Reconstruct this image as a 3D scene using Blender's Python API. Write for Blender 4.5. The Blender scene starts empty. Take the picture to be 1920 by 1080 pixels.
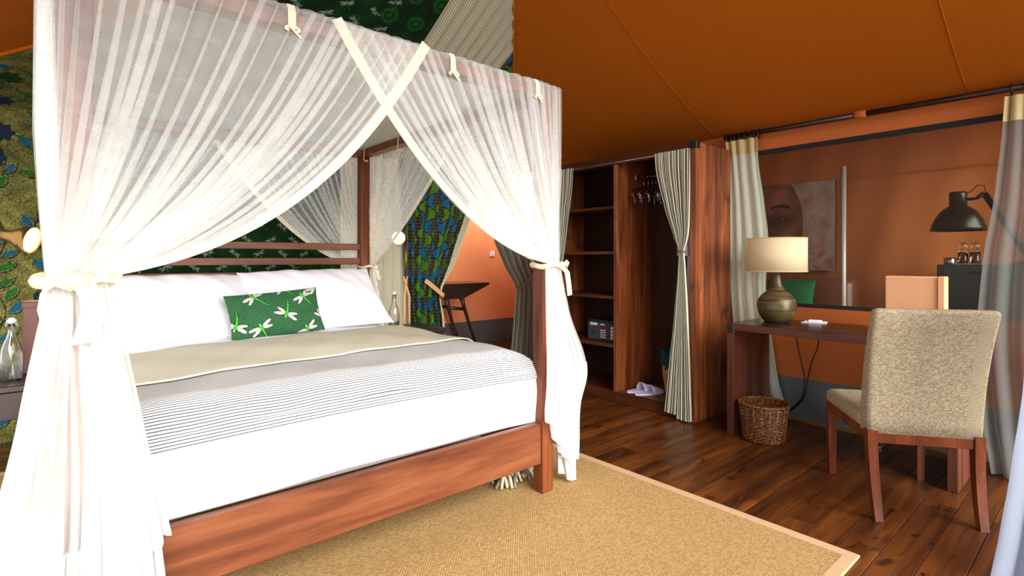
import bpy, bmesh, math, random
import numpy as np
from mathutils import Vector, Matrix, Euler

PI = math.pi
sc = bpy.context.scene
COL = sc.collection
R = math.radians

def L(c):
    c = c / 255.0
    return c / 12.92 if c <= 0.04045 else ((c + 0.055) / 1.055) ** 2.4

def C(r, g, b):
    return (L(r), L(g), L(b), 1.0)

# ------------------------------------------------------------------ camera, sky, sun, exposure
cam_d = bpy.data.cameras.new('camera')
cam = bpy.data.objects.new('camera', cam_d)
COL.objects.link(cam)
cam.location = (0, 0, 1.2)
cam.rotation_euler = (R(90), 0, R(-41.0))
cam_d.sensor_width = 36.0
cam_d.lens = 998.0 / 1920.0 * 36.0
cam_d.shift_y = -55.0 / 1920.0
cam_d.clip_start = 0.02
sc.camera = cam

world = bpy.data.worlds.new('sky')
sc.world = world
world.use_nodes = True
bg = world.node_tree.nodes['Background']
bg.inputs['Color'].default_value = (0.96, 0.98, 0.97, 1)
bg.inputs['Strength'].default_value = 1.55

sun_d = bpy.data.lights.new('hazy_sun', 'SUN')
sun_d.energy = 6.8
sun_d.angle = R(60)
sun_d.color = (1.0, 0.97, 0.93)
sun = bpy.data.objects.new('hazy_sun', sun_d)
COL.objects.link(sun)
sun.location = (-2, -6, 5)
sun.rotation_euler = Vector((0.12, 1.0, -0.48)).to_track_quat('-Z', 'Y').to_euler()

sc.view_settings.view_transform = 'Standard'
sc.view_settings.look = 'None'
sc.view_settings.gamma = 1.0
sc.view_settings.use_curve_mapping = False
sc.view_settings.exposure = 0.45
sc.cycles.transparent_max_bounces = 40
sc.cycles.max_bounces = 8
sc.cycles.diffuse_bounces = 5
sc.cycles.use_denoising = True

# ------------------------------------------------------------------ materials
MATS = {}

class NT:
    def __init__(self, name):
        self.m = bpy.data.materials.new(name)
        self.m.use_nodes = True
        self.t = self.m.node_tree
        self.b = self.t.nodes['Principled BSDF']
        self.out = self.t.nodes['Material Output']
        MATS[name] = self.m
    def n(self, kind, **kw):
        o = self.t.nodes.new(kind)
        for k, v in kw.items():
            if k in o.inputs:
                o.inputs[k].default_value = v
            else:
                setattr(o, k, v)
        return o
    def l(self, a, b):
        self.t.links.new(a, b)
    def math(self, op, a, b=None, c=None):
        o = self.n('ShaderNodeMath', operation=op)
        for i, x in enumerate((a, b, c)):
            if x is None:
                continue
            if isinstance(x, (int, float)):
                o.inputs[i].default_value = x
            else:
                self.l(x, o.inputs[i])
        return o.outputs[0]
    def mix(self, f, a, b, mode='MIX'):
        o = self.n('ShaderNodeMix', data_type='RGBA', blend_type=mode)
        for i, x in ((0, f), (6, a), (7, b)):
            if isinstance(x, (int, float)):
                o.inputs[i].default_value = x
            elif isinstance(x, tuple):
                o.inputs[i].default_value = x
            else:
                self.l(x, o.inputs[i])
        return o.outputs[2]
    def coords(self, kind='Object', scale=(1, 1, 1)):
        tc = self.n('ShaderNodeTexCoord')
        mp = self.n('ShaderNodeMapping')
        mp.inputs['Scale'].default_value = scale
        self.l(tc.outputs[kind], mp.inputs['Vector'])
        return mp.outputs['Vector']
    def noise(self, vec, scale, detail=4, rough=0.55, dist=0.0):
        o = self.n('ShaderNodeTexNoise')
        o.inputs['Scale'].default_value = scale
        o.inputs['Detail'].default_value = detail
        o.inputs['Roughness'].default_value = rough
        o.inputs['Distortion'].default_value = dist
        self.l(vec, o.inputs['Vector'])
        return o.outputs['Fac']
    def ramp(self, fac, stops):
        o = self.n('ShaderNodeValToRGB')
        e = o.color_ramp.elements
        while len(e) < len(stops):
            e.new(0.5)
        for i, (p, c) in enumerate(stops):
            e[i].position = p
            e[i].color = c
        self.l(fac, o.inputs['Fac'])
        return o.outputs['Color']
    def bump(self, h, strength=0.3, dist=0.002):
        o = self.n('ShaderNodeBump')
        o.inputs['Strength'].default_value = strength
        o.inputs['Distance'].default_value = dist
        self.l(h, o.inputs['Height'])
        self.l(o.outputs['Normal'], self.b.inputs['Normal'])

def plain(name, col, rough=0.5, metal=0.0, spec=0.5, var=0.06):
    t = NT(name)
    t.b.inputs['Roughness'].default_value = rough
    t.b.inputs['Metallic'].default_value = metal
    t.b.inputs['Specular IOR Level'].default_value = spec
    f = t.noise(t.coords(), 9.0, 3)
    d = tuple(c * (1 - 2.2 * var) for c in col[:3]) + (1,)
    t.l(t.mix(f, d, tuple(min(1, c * (1 + var)) for c in col[:3]) + (1,)), t.b.inputs['Base Color'])
    return t.m

def wood(name, dark, mid, light, axis='x', scale=2.2, rough=0.35, knots=0.0, spec=0.5, rand=False):
    t = NT(name)
    st = {'x': (0.8, 9, 9), 'y': (9, 0.8, 9), 'z': (9, 9, 0.8)}[axis]
    v = t.coords('Object', st)
    if rand:
        oi = t.n('ShaderNodeObjectInfo')
        va = t.n('ShaderNodeVectorMath', operation='MULTIPLY_ADD')
        cx = t.n('ShaderNodeCombineXYZ')
        t.l(oi.outputs['Random'], cx.inputs[0]); t.l(oi.outputs['Random'], cx.inputs[1]); t.l(oi.outputs['Random'], cx.inputs[2])
        t.l(cx.outputs[0], va.inputs[0])
        va.inputs[1].default_value = (37.0, 91.0, 53.0)
        t.l(v, va.inputs[2])
        v = va.outputs[0]
    f = t.noise(v, scale, 6, 0.6, 0.6)
    col = t.ramp(f, [(0.28, dark), (0.5, mid), (0.74, light)])
    f2 = t.noise(v, scale * 7, 3, 0.6)
    col = t.mix(t.math('MULTIPLY', f2, 0.35), col, dark)
    if knots:
        v3 = t.coords('Object', tuple(0.38 if s < 1 else 0.8 for s in st))
        if rand:
            va2 = t.n('ShaderNodeVectorMath', operation='ADD')
            t.l(v3, va2.inputs[0]); t.l(va.outputs[0], va2.inputs[1])
            v3 = t.coords('Object', tuple(1.2 if s < 1 else 3.0 for s in st))
            sc3 = t.n('ShaderNodeVectorMath', operation='MULTIPLY_ADD')
            t.l(cx.outputs[0], sc3.inputs[0]); sc3.inputs[1].default_value = (17.0, 31.0, 23.0); t.l(v3, sc3.inputs[2])
            v3 = sc3.outputs[0]
        vo = t.noise(v3, 3.4, 2, 0.5, 1.6)
        k = t.ramp(vo, [(0.60, (0, 0, 0, 1)), (0.72, (knots, knots, knots, 1))])
        col = t.mix(k, col, tuple(c * 0.35 for c in dark[:3]) + (1,))
    if rand:
        g = t.math('MULTIPLY_ADD', oi.outputs['Random'], 0.3, 0.85)
        cc = t.n('ShaderNodeCombineXYZ')
        for i in range(3):
            t.l(g, cc.inputs[i])
        col = t.mix(1.0, col, cc.outputs[0], 'MULTIPLY')
    t.l(col, t.b.inputs['Base Color'])
    t.b.inputs['Roughness'].default_value = rough
    t.b.inputs['Specular IOR Level'].default_value = spec
    t.bump(f2, 0.12, 0.0015)
    return t.m

def cloth(name, col, rough=0.9, trans=0.0, weave=260.0, var=0.05, bump=0.15):
    t = NT(name)
    t.b.inputs['Roughness'].default_value = rough
    t.b.inputs['Specular IOR Level'].default_value = 0.15
    v = t.coords()
    f = t.noise(v, 5.0, 3)
    d = tuple(c * (1 - 2 * var) for c in col[:3]) + (1,)
    cc = t.mix(f, d, col)
    t.l(cc, t.b.inputs['Base Color'])
    t.bump(t.noise(v, weave, 2), bump, 0.001)
    if trans:
        tr = t.n('ShaderNodeBsdfTranslucent')
        t.l(cc, tr.inputs['Color'])
        mx = t.n('ShaderNodeMixShader')
        mx.inputs[0].default_value = trans
        t.l(t.b.outputs[0], mx.inputs[1]); t.l(tr.outputs[0], mx.inputs[2])
        t.l(mx.outputs[0], t.out.inputs['Surface'])
    return t.m

def net(name, col, opacity, trans=0.45, mesh=700.0):
    """sheer fabric: open weave lets light straight through, threads scatter it"""
    t = NT(name)
    t.b.inputs['Roughness'].default_value = 0.9
    t.b.inputs['Specular IOR Level'].default_value = 0.05
    t.b.inputs['Base Color'].default_value = col
    tr = t.n('ShaderNodeBsdfTranslucent'); tr.inputs['Color'].default_value = col
    m1 = t.n('ShaderNodeMixShader'); m1.inputs[0].default_value = trans
    t.l(t.b.outputs[0], m1.inputs[1]); t.l(tr.outputs[0], m1.inputs[2])
    tp = t.n('ShaderNodeBsdfTransparent')
    m2 = t.n('ShaderNodeMixShader')
    f = t.noise(t.coords('UV', (1, 1, 1)), 14.0, 3)
    op = t.math('MULTIPLY_ADD', f, 0.16, opacity - 0.08)
    t.l(op, m2.inputs[0])
    t.l(tp.outputs[0], m2.inputs[1]); t.l(m1.outputs[0], m2.inputs[2])
    t.l(m2.outputs[0], t.out.inputs['Surface'])
    return t.m

def stripes(name, ca, cb, per_m, duty=0.35, axis=0, rough=0.9, trans=0.0):
    t = NT(name)
    uv = t.n('ShaderNodeUVMap')
    sp = t.n('ShaderNodeSeparateXYZ')
    t.l(uv.outputs[0], sp.inputs[0])
    fr = t.math('FRACT', t.math('MULTIPLY', sp.outputs[axis], per_m))
    k = t.math('LESS_THAN', fr, duty)
    n = t.noise(t.coords('UV', (1, 1, 1)), 30, 2)
    a = t.mix(n, tuple(c * 0.9 for c in ca[:3]) + (1,), ca)
    col = t.mix(k, a, cb)
    t.l(col, t.b.inputs['Base Color'])
    t.b.inputs['Roughness'].default_value = rough
    t.b.inputs['Specular IOR Level'].default_value = 0.12
    if trans:
        tr = t.n('ShaderNodeBsdfTranslucent')
        t.l(col, tr.inputs['Color'])
        mx = t.n('ShaderNodeMixShader'); mx.inputs[0].default_value = trans
        t.l(t.b.outputs[0], mx.inputs[1]); t.l(tr.outputs[0], mx.inputs[2])
        t.l(mx.outputs[0], t.out.inputs['Surface'])
    return t.m

def printed(name, rough=0.85, crackle=0.0, weave=300):
    """cloth or canvas whose flat print is stored per vertex"""
    t = NT(name)
    at = t.n('ShaderNodeVertexColor'); at.layer_name = 'print'
    col = at.outputs['Color']
    v = t.coords()
    if crackle:
        vo = t.n('ShaderNodeTexVoronoi', feature='DISTANCE_TO_EDGE')
        vo.inputs['Scale'].default_value = 46
        nz = t.n('ShaderNodeTexNoise'); nz.inputs['Scale'].default_value = 30
        t.l(v, nz.inputs['Vector'])
        mm = t.n('ShaderNodeVectorMath', operation='MULTIPLY_ADD')
        t.l(nz.outputs['Color'], mm.inputs[0]); mm.inputs[1].default_value = (0.03, 0.03, 0.03); t.l(v, mm.inputs[2])
        t.l(mm.outputs[0], vo.inputs['Vector'])
        k = t.ramp(vo.outputs['Distance'], [(0.02, (crackle, crackle, crackle, 1)), (0.10, (0, 0, 0, 1))])
        col = t.mix(k, col, (0.008, 0.012, 0.004, 1))
    f = t.noise(v, 22, 4)
    col = t.mix(t.math('MULTIPLY', f, 0.5), col, (0.0, 0.0, 0.0, 1))
    t.l(col, t.b.inputs['Base Color'])
    t.b.inputs['Roughness'].default_value = rough
    t.b.inputs['Specular IOR Level'].default_value = 0.2
    t.bump(t.noise(v, weave, 2), 0.1, 0.001)
    return t.m

M = {}
M['bed_wood'] = wood('bed_wood', C(74, 36, 20), C(112, 61, 36), C(140, 84, 54), 'x', 1.6, 0.38, 0, 0.3)
M['bed_wood_z'] = wood('bed_wood_upright', C(68, 30, 14), C(108, 53, 26), C(138, 74, 40), 'z', 1.6, 0.38, 0, 0.3)
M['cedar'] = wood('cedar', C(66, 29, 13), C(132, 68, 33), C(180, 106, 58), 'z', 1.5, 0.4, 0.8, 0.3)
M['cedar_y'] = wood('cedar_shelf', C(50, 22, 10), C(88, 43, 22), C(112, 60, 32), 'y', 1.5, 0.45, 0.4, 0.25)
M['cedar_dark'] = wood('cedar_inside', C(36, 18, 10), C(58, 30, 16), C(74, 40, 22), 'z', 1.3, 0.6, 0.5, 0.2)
M['plank'] = wood('floor_plank', C(36, 17, 7), C(84, 44, 16), C(130, 74, 28), 'x', 1.1, 0.32, 0.75, 0.35, rand=True)
M['floor_base'] = plain('floor_gap', C(20, 10, 6), 0.8)
M['desk_top'] = wood('desk_top', C(26, 14, 11), C(42, 24, 19), C(54, 32, 26), 'y', 1.4, 0.25, 0, 0.35)
M['desk_side'] = wood('desk_side', C(54, 27, 18), C(92, 50, 34), C(116, 68, 48), 'z', 1.5, 0.4, 0, 0.25)
M['desk_edge'] = wood('desk_edge', C(58, 28, 21), C(88, 47, 36), C(108, 62, 49), 'y', 1.4, 0.35, 0, 0.25)
M['chair_wood'] = wood('chair_wood', C(62, 26, 12), C(104, 48, 23), C(136, 70, 38), 'z', 1.7, 0.3, 0, 0.25)
M['dark_wood'] = wood('dark_wood', C(24, 14, 10), C(44, 26, 18), C(62, 38, 26), 'x', 1.5, 0.35)
M['black_metal'] = plain('bronze_black_metal', C(34, 34, 24), 0.28, 0.6)
M['bracket'] = plain('dark_bracket', C(42, 38, 36), 0.4, 0.5)
M['steel'] = plain('steel', C(205, 205, 205), 0.2, 1.0)
M['pole'] = plain('pale_metal_pole', C(196, 192, 180), 0.35, 0.2)
M['brass'] = plain('old_brass', C(150, 112, 60), 0.32, 0.9)
M['white_cotton'] = cloth('white_cotton', C(240, 240, 246), 0.95, 0.0, 240, 0.02, 0.1)
M['cream_tape'] = cloth('cream_tape', C(236, 226, 196), 0.9, 0.25, 300, 0.03)
M['net'] = net('bed_net', C(250, 251, 248), 0.25, 0.4)
M['net_low'] = net('bed_net_lower', C(250, 250, 248), 0.5)
M['net_roof'] = net('bed_net_roof', C(226, 226, 220), 0.5, 0.25)
M['net_band'] = net('bed_net_hem', C(246, 246, 246), 0.93)
M['linen'] = net('sheer_linen', C(230, 240, 222), 0.93, 0.4)
M['linen_header'] = cloth('linen_header', C(226, 204, 150), 0.9, 0.3)
M['sheer'] = net('sheer_grey', C(142, 144, 140), 0.70, 0.35)
M['drape'] = net('entrance_drape_cloth', C(150, 158, 176), 0.97, 0.3)
M['canvas'] = cloth('orange_canvas', C(190, 103, 52), 0.85, 0.0, 150, 0.05)
M['roof'] = cloth('roof_canvas', C(182, 94, 12), 0.85, 0.0, 150, 0.05)
M['canvas_back'] = cloth('orange_canvas_back', C(232, 148, 98), 0.85, 0.0, 150, 0.05)
M['canvas_lounge'] = cloth('brown_canvas', C(200, 120, 60), 0.85, 0.0, 150, 0.06)
M['vinyl'] = plain('grey_vinyl', C(84, 91, 92), 0.5)
M['binding_black'] = plain('black_binding', C(22, 20, 16), 0.8)
M['ticking'] = stripes('ticking', C(206, 202, 180), C(62, 58, 50), 62, 0.36)
M['ticking_fine'] = stripes('ticking_fine', C(222, 216, 188), C(104, 98, 80), 75, 0.36)
M['ticking_dark'] = stripes('ticking_dark', C(172, 168, 152), C(60, 58, 52), 75, 0.42)
M['bedspread'] = stripes('bedspread_stripe', C(216, 214, 212), C(78, 78, 84), 104, 0.36, 1)
M['bedspread_fold'] = cloth('bedspread_lining', C(208, 203, 182), 0.95, 0, 200, 0.06)
M['leaf_print'] = printed('leaf_print', 0.8, 0.75)
M['dragonfly_print'] = printed('dragonfly_print', 0.85)
M['crescent_print'] = printed('crescent_print', 0.7)
M['cushion_print'] = printed('cushion_print', 0.85)
M['painting'] = printed('oil_painting', 0.35, 0, 60)
M['strap'] = plain('tan_strap', C(206, 160, 108), 0.6)
M['strap_brown'] = plain('brown_strap', C(120, 80, 46), 0.6)
M['shade'] = cloth('lamp_shade_linen', C(242, 226, 190), 0.9, 0.4, 200, 0.04)
M['robe'] = cloth('lavender_robe', C(206, 200, 232), 0.95)
M['slipper'] = cloth('lavender_slipper', C(214, 206, 240), 0.95)
M['teal'] = cloth('teal_cloth', C(14, 84, 94), 0.85, 0, 40, 0.4)
M['box_tan'] = plain('tan_leather', C(222, 162, 120), 0.6)
M['leather'] = plain('brown_leather', C(118, 66, 38), 0.35)
M['brown_box'] = plain('brown_leather_dark', C(88, 44, 32), 0.5)
M['green_cushion'] = cloth('green_cloth', C(24, 104, 58), 0.9)
M['cabinet'] = plain('dark_green_lacquer', C(38, 48, 44), 0.4)
M['safe'] = plain('safe_grey', C(62, 70, 80), 0.45, 0.2)
M['safe_dark'] = plain('safe_dark', C(34, 38, 44), 0.5, 0.1)
M['white_print'] = plain('white_print', C(226, 226, 226), 0.6)
M['red_display'] = plain('red_display', C(140, 24, 20), 0.3)
M['hanger_wood'] = wood('hanger_wood', C(46, 16, 10), C(84, 32, 18), C(110, 48, 28), 'x', 2, 0.3)
M['straw'] = plain('straw', C(186, 144, 84), 0.8, var=0.12)
M['cable'] = plain('cable_black', C(20, 16, 14), 0.5)
M['paper'] = plain('white_paper', C(240, 238, 242), 0.7)
M['mat'] = cloth('sisal_mat', C(116, 92, 56), 0.95, 0, 120, 0.1)
M['skirting_wood'] = wood('skirting_wood', C(84, 54, 30), C(124, 84, 50), C(150, 106, 66), 'y', 1.5, 0.5)
M['fringe'] = plain('wool_fringe', C(196, 182, 150), 0.95, var=0.25)
M['fringe_grey'] = plain('wool_fringe_grey', C(120, 112, 98), 0.95, var=0.25)
M['rug_border'] = cloth('rug_border', C(182, 150, 116), 0.9, 0, 300, 0.05)

def mk_glass(name, tint=(1, 1, 1, 1)):
    t = NT(name)
    t.b.inputs['Base Color'].default_value = tint
    t.b.inputs['Transmission Weight'].default_value = 1.0
    t.b.inputs['Roughness'].default_value = 0.02
    t.b.inputs['IOR'].default_value = 1.45
    return t.m
M['glass'] = mk_glass('clear_glass')
M['water'] = mk_glass('water', (0.95, 0.98, 1, 1))

def mk_emit(name, col, s):
    t = NT(name)
    t.b.inputs['Base Color'].default_value = col
    t.b.inputs['Emission Color'].default_value = col
    t.b.inputs['Emission Strength'].default_value = s
    return t.m
M['bulb'] = mk_emit('warm_bulb', C(255, 226, 160), 9.0)

def mk_insect_screen():
    t = NT('insect_screen')
    t.b.inputs['Base Color'].default_value = C(60, 50, 38)
    t.b.inputs['Roughness'].default_value = 0.6
    tp = t.n('ShaderNodeBsdfTransparent')
    m = t.n('ShaderNodeMixShader'); m.inputs[0].default_value = 0.18
    t.l(tp.outputs[0], m.inputs[1]); t.l(t.b.outputs[0], m.inputs[2])
    t.l(m.outputs[0], t.out.inputs['Surface'])
    return t.m
M['screen'] = mk_insect_screen()

def mk_tweed():
    t = NT('tweed')
    uv = t.coords('UV', (1, 1, 1))
    br = t.n('ShaderNodeTexBrick')
    br.offset = 0.5
    br.inputs['Scale'].default_value = 1.0
    br.inputs['Brick Width'].default_value = 0.0085
    br.inputs['Row Height'].default_value = 0.0056
    br.inputs['Mortar Size'].default_value = 0.0011
    br.inputs['Mortar Smooth'].default_value = 0.6
    br.inputs['Color1'].default_value = C(220, 204, 174)
    br.inputs['Color2'].default_value = C(170, 154, 124)
    br.inputs['Mortar'].default_value = C(78, 64, 46)
    t.l(uv, br.inputs['Vector'])
    n = t.noise(uv, 14, 3)
    col = t.mix(t.math('MULTIPLY', n, 0.4), br.outputs['Color'], C(120, 102, 76))
    t.l(col, t.b.inputs['Base Color'])
    t.b.inputs['Roughness'].default_value = 0.95
    t.b.inputs['Specular IOR Level'].default_value = 0.1
    t.bump(t.math('SUBTRACT', 1.0, br.outputs['Fac']), 0.6, 0.002)
    return t.m
M['tweed'] = mk_tweed()

def mk_sisal():
    t = NT('sisal')
    v = t.coords('Object')
    br = t.n('ShaderNodeTexBrick')
    br.offset = 0.5
    br.inputs['Scale'].default_value = 1.0
    br.inputs['Brick Width'].default_value = 0.013
    br.inputs['Row Height'].default_value = 0.0072
    br.inputs['Mortar Size'].default_value = 0.0015
    br.inputs['Mortar Smooth'].default_value = 0.5
    br.inputs['Color1'].default_value = C(212, 178, 122)
    br.inputs['Color2'].default_value = C(178, 142, 90)
    br.inputs['Mortar'].default_value = C(88, 66, 38)
    t.l(v, br.inputs['Vector'])
    n = t.noise(v, 2.2, 4)
    col = t.mix(t.math('MULTIPLY', n, 0.35), br.outputs['Color'], C(140, 108, 64))
    t.l(col, t.b.inputs['Base Color'])
    t.b.inputs['Roughness'].default_value = 0.9
    t.b.inputs['Specular IOR Level'].default_value = 0.15
    t.bump(t.math('SUBTRACT', 1.0, br.outputs['Fac']), 0.5, 0.003)
    return t.m
M['sisal'] = mk_sisal()

def mk_bronze():
    t = NT('bronze_ceramic')
    v = t.coords('Object', (1, 1, 26))
    f = t.noise(v, 3.0, 4)
    t.l(t.ramp(f, [(0.3, C(46, 38, 24)), (0.55, C(92, 78, 48)), (0.75, C(130, 114, 76))]), t.b.inputs['Base Color'])
    t.b.inputs['Roughness'].default_value = 0.35
    t.b.inputs['Metallic'].default_value = 0.35
    t.bump(f, 0.3, 0.002)
    return t.m
M['bronze'] = mk_bronze()

def mk_wicker(name, a, b, c):
    t = NT(name)
    v = t.coords('Object')
    f = t.noise(v, 60, 3)
    t.l(t.ramp(f, [(0.3, a), (0.5, b), (0.7, c)]), t.b.inputs['Base Color'])
    t.b.inputs['Roughness'].default_value = 0.35
    return t.m
M['wicker'] = mk_wicker('wicker', C(48, 24, 10), C(104, 60, 28), C(150, 98, 52))

# ------------------------------------------------------------------ mesh helpers
def wloc(o):
    p = Vector((0, 0, 0))
    while o is not None:
        p = p + o.location
        o = o.parent
    return p

class MB:
    def __init__(self, xf=None):
        self.v, self.f, self.uv = [], [], {}
        self.xf = xf
    def add(self, vs, fs, uvs=None):
        o = len(self.v)
        self.v += [tuple(p) for p in vs]
        for f in fs:
            self.f.append(tuple(i + o for i in f))
        if uvs is not None:
            for i, w in enumerate(uvs):
                self.uv[o + i] = w
        return self
    def box(self, x0, x1, y0, y1, z0, z1, b=0.003, rot=None):
        if x0 > x1: x0, x1 = x1, x0
        if y0 > y1: y0, y1 = y1, y0
        if z0 > z1: z0, z1 = z1, z0
        lo, hi = (x0, y0, z0), (x1, y1, z1)
        b = min(b, 0.45 * min(x1 - x0, y1 - y0, z1 - z0))
        vs, ix = [], {}
        for c in range(8):
            s = [(c >> k) & 1 for k in range(3)]
            for a in range(3):
                p = [0, 0, 0]
                for k in range(3):
                    p[k] = (hi[k] if s[k] else lo[k])
                    if k != a:
                        p[k] += -b if s[k] else b
                ix[(c, a)] = len(vs)
                vs.append(p)
        fs = []
        for a in range(3):
            p, q = [k for k in range(3) if k != a]
            for s in (0, 1):
                cs = [(s << a) | (i << p) | (j << q) for i, j in ((0, 0), (1, 0), (1, 1), (0, 1))]
                fs.append([ix[(c, a)] for c in cs])
        for a in range(3):
            for bb in range(a + 1, 3):
                k = 3 - a - bb
                for s in (0, 1):
                    for t in (0, 1):
                        c1 = (s << a) | (t << bb)
                        c2 = c1 | (1 << k)
                        fs.append([ix[(c1, a)], ix[(c2, a)], ix[(c2, bb)], ix[(c1, bb)]])
        for c in range(8):
            fs.append([ix[(c, 0)], ix[(c, 1)], ix[(c, 2)]])
        if rot is not None:
            ce = Vector(((x0 + x1) / 2, (y0 + y1) / 2, (z0 + z1) / 2))
            vs = [ce + rot @ (Vector(p) - ce) for p in vs]
        return self.add(vs, fs)
    def grid(self, P, uv=None, close_u=False):
        nu, nv = P.shape[0], P.shape[1]
        vs = P.reshape(-1, 3).tolist()
        fs = []
        for i in range(nu if close_u else nu - 1):
            i2 = (i + 1) % nu
            for j in range(nv - 1):
                fs.append((i * nv + j, i2 * nv + j, i2 * nv + j + 1, i * nv + j + 1))
        return self.add(vs, fs, None if uv is None else uv.reshape(-1, 2).tolist())
    def tube(self, path, r, n=8, cap=True, flat=1.0):
        path = [Vector(p) for p in path]
        m = len(path)
        rs = r if isinstance(r, (list, tuple)) else [r] * m
        vs = []
        up = None
        for i, p in enumerate(path):
            d = (path[min(i + 1, m - 1)] - path[max(i - 1, 0)])
            if d.length < 1e-9:
                d = Vector((0, 0, 1))
            d.normalize()
            if up is None:
                up = Vector((0, 0, 1)) if abs(d.z) < 0.9 else Vector((1, 0, 0))
            s = d.cross(up)
            if s.length < 1e-6:
                s = d.cross(Vector((0, 1, 0)))
            s.normalize()
            up = s.cross(d).normalized()
            for k in range(n):
                a = 2 * PI * k / n
                vs.append(p + (s * math.cos(a) + up * math.sin(a) * flat) * rs[i])
        fs = []
        for i in range(m - 1):
            for k in range(n):
                fs.append((i * n + k, i * n + (k + 1) % n, (i + 1) * n + (k + 1) % n, (i + 1) * n + k))
        if cap:
            fs.append(tuple(range(n))[::-1])
            fs.append(tuple((m - 1) * n + k for k in range(n)))
        return self.add(vs, fs)
    def lathe(self, prof, c=(0, 0, 0), n=32, rot=None, sx=1.0, sy=1.0):
        c = Vector(c)
        m = len(prof)
        vs, fs = [], []
        for (r, z) in prof:
            for k in range(n):
                a = 2 * PI * k / n
                p = Vector((r * math.cos(a) * sx, r * math.sin(a) * sy, z))
                if rot is not None:
                    p = rot @ p
                vs.append(c + p)
        for i in range(m - 1):
            for k in range(n):
                fs.append((i * n + k, i * n + (k + 1) % n, (i + 1) * n + (k + 1) % n, (i + 1) * n + k))
        if prof[0][0] > 1e-6:
            fs.append(tuple(range(n))[::-1])
        if prof[-1][0] > 1e-6:
            fs.append(tuple((m - 1) * n + k for k in range(n)))
        return self.add(vs, fs)
    def prism(self, poly, axis, a, b):
        """extrude a 2d outline along an axis; poly gives the two other coordinates in order"""
        n = len(poly)
        vs = []
        for t in (a, b):
            for (p, q) in poly:
                vs.append({'x': (t, p, q), 'y': (p, t, q), 'z': (p, q, t)}[axis])
        fs = [tuple(range(n)), tuple(range(n, 2 * n))[::-1]]
        for i in range(n):
            fs.append((i, (i + 1) % n, n + (i + 1) % n, n + i))
        return self.add(vs, fs)
    def ribbon(self, path, w, wdir, th=0.0015):
        """flat tape with a real thickness; wdir = direction of its width (one vector or one per point)"""
        path = [Vector(p) for p in path]
        m = len(path)
        ws = w if isinstance(w, (list, tuple)) else [w] * m
        wd = [Vector(x) for x in wdir] if isinstance(wdir, list) else [Vector(wdir)] * m
        vs = []
        for i, p in enumerate(path):
            d = (path[min(i + 1, m - 1)] - path[max(i - 1, 0)]).normalized()
            k = wd[i].normalized()
            nn = d.cross(k)
            nn = nn.normalized() if nn.length > 1e-6 else Vector((0, 0, 1))
            for (s, t) in ((-1, -1), (1, -1), (1, 1), (-1, 1)):
                vs.append(p + k * (s * ws[i] / 2) + nn * (t * th / 2))
        fs = [(0, 3, 2, 1), tuple((m - 1) * 4 + q for q in range(4))]
        for i in range(m - 1):
            for k in range(4):
                fs.append((i * 4 + k, i * 4 + (k + 1) % 4, (i + 1) * 4 + (k + 1) % 4, (i + 1) * 4 + k))
        return self.add(vs, fs)
    def build(self, name, mat, parent=None, smooth=False, fix=True, colors=None):
        me = bpy.data.meshes.new(name)
        off = wloc(parent) if parent is not None else Vector((0, 0, 0))
        A = np.array(self.v, dtype=np.float64)
        if self.xf is not None:
            Mx = np.array(self.xf)
            A = A @ Mx[:3, :3].T + Mx[:3, 3]
        A = A - np.array(off)
        o = bpy.data.objects.new(name, me)
        if parent is None:
            ce = np.array([(A[:, 0].min() + A[:, 0].max()) / 2, (A[:, 1].min() + A[:, 1].max()) / 2, A[:, 2].min()])
            A = A - ce
            o.location = ce.tolist()
        me.from_pydata(A.tolist(), [], self.f)
        if self.uv:
            ul = me.uv_layers.new(name='UVMap')
            li = np.zeros(len(me.loops), dtype=np.int32)
            me.loops.foreach_get('vertex_index', li)
            uva = np.zeros((len(self.v), 2))
            for i, w in self.uv.items():
                uva[i] = w
            ul.data.foreach_set('uv', uva[li].ravel())
        if colors is not None:
            ca = me.color_attributes.new('print', 'FLOAT_COLOR', 'POINT')
            c4 = np.ones((len(self.v), 4), dtype=np.float32)
            c4[:, :3] = colors.reshape(-1, 3)
            ca.data.foreach_set('color', c4.ravel())
        if fix:
            bm = bmesh.new(); bm.from_mesh(me)
            bmesh.ops.recalc_face_normals(bm, faces=bm.faces)
            bm.to_mesh(me); bm.free()
        if smooth:
            me.polygons.foreach_set('use_smooth', [True] * len(me.polygons))
        me.materials.append(mat)
        COL.objects.link(o)
        if parent is not None:
            o.parent = parent
        return o

def tag(o, label, cat, group=None):
    o['label'] = label; o['category'] = cat
    if group: o['group'] = group
    return o

def thing(name, label, cat, loc=(0, 0, 0), group=None):
    o = bpy.data.objects.new(name, None)
    o.empty_display_size = 0.05
    COL.objects.link(o)
    o.location = loc
    return tag(o, label, cat, group)

def struct(o):
    o['kind'] = 'structure'
    return o

def plabel(o, t):
    o['label'] = t
    return o

def copy_tree(o, parent=None):
    c = o.copy(); COL.objects.link(c)
    if parent is not None:
        c.parent = parent
    for ch in list(o.children):
        copy_tree(ch, c)
    return c

def bevel_smooth(o, w=0.01, seg=3):
    m = o.modifiers.new('soft', 'BEVEL'); m.width = w; m.segments = seg; m.limit_method = 'ANGLE'
    for p in o.data.polygons: p.use_smooth = True
    return o

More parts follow.
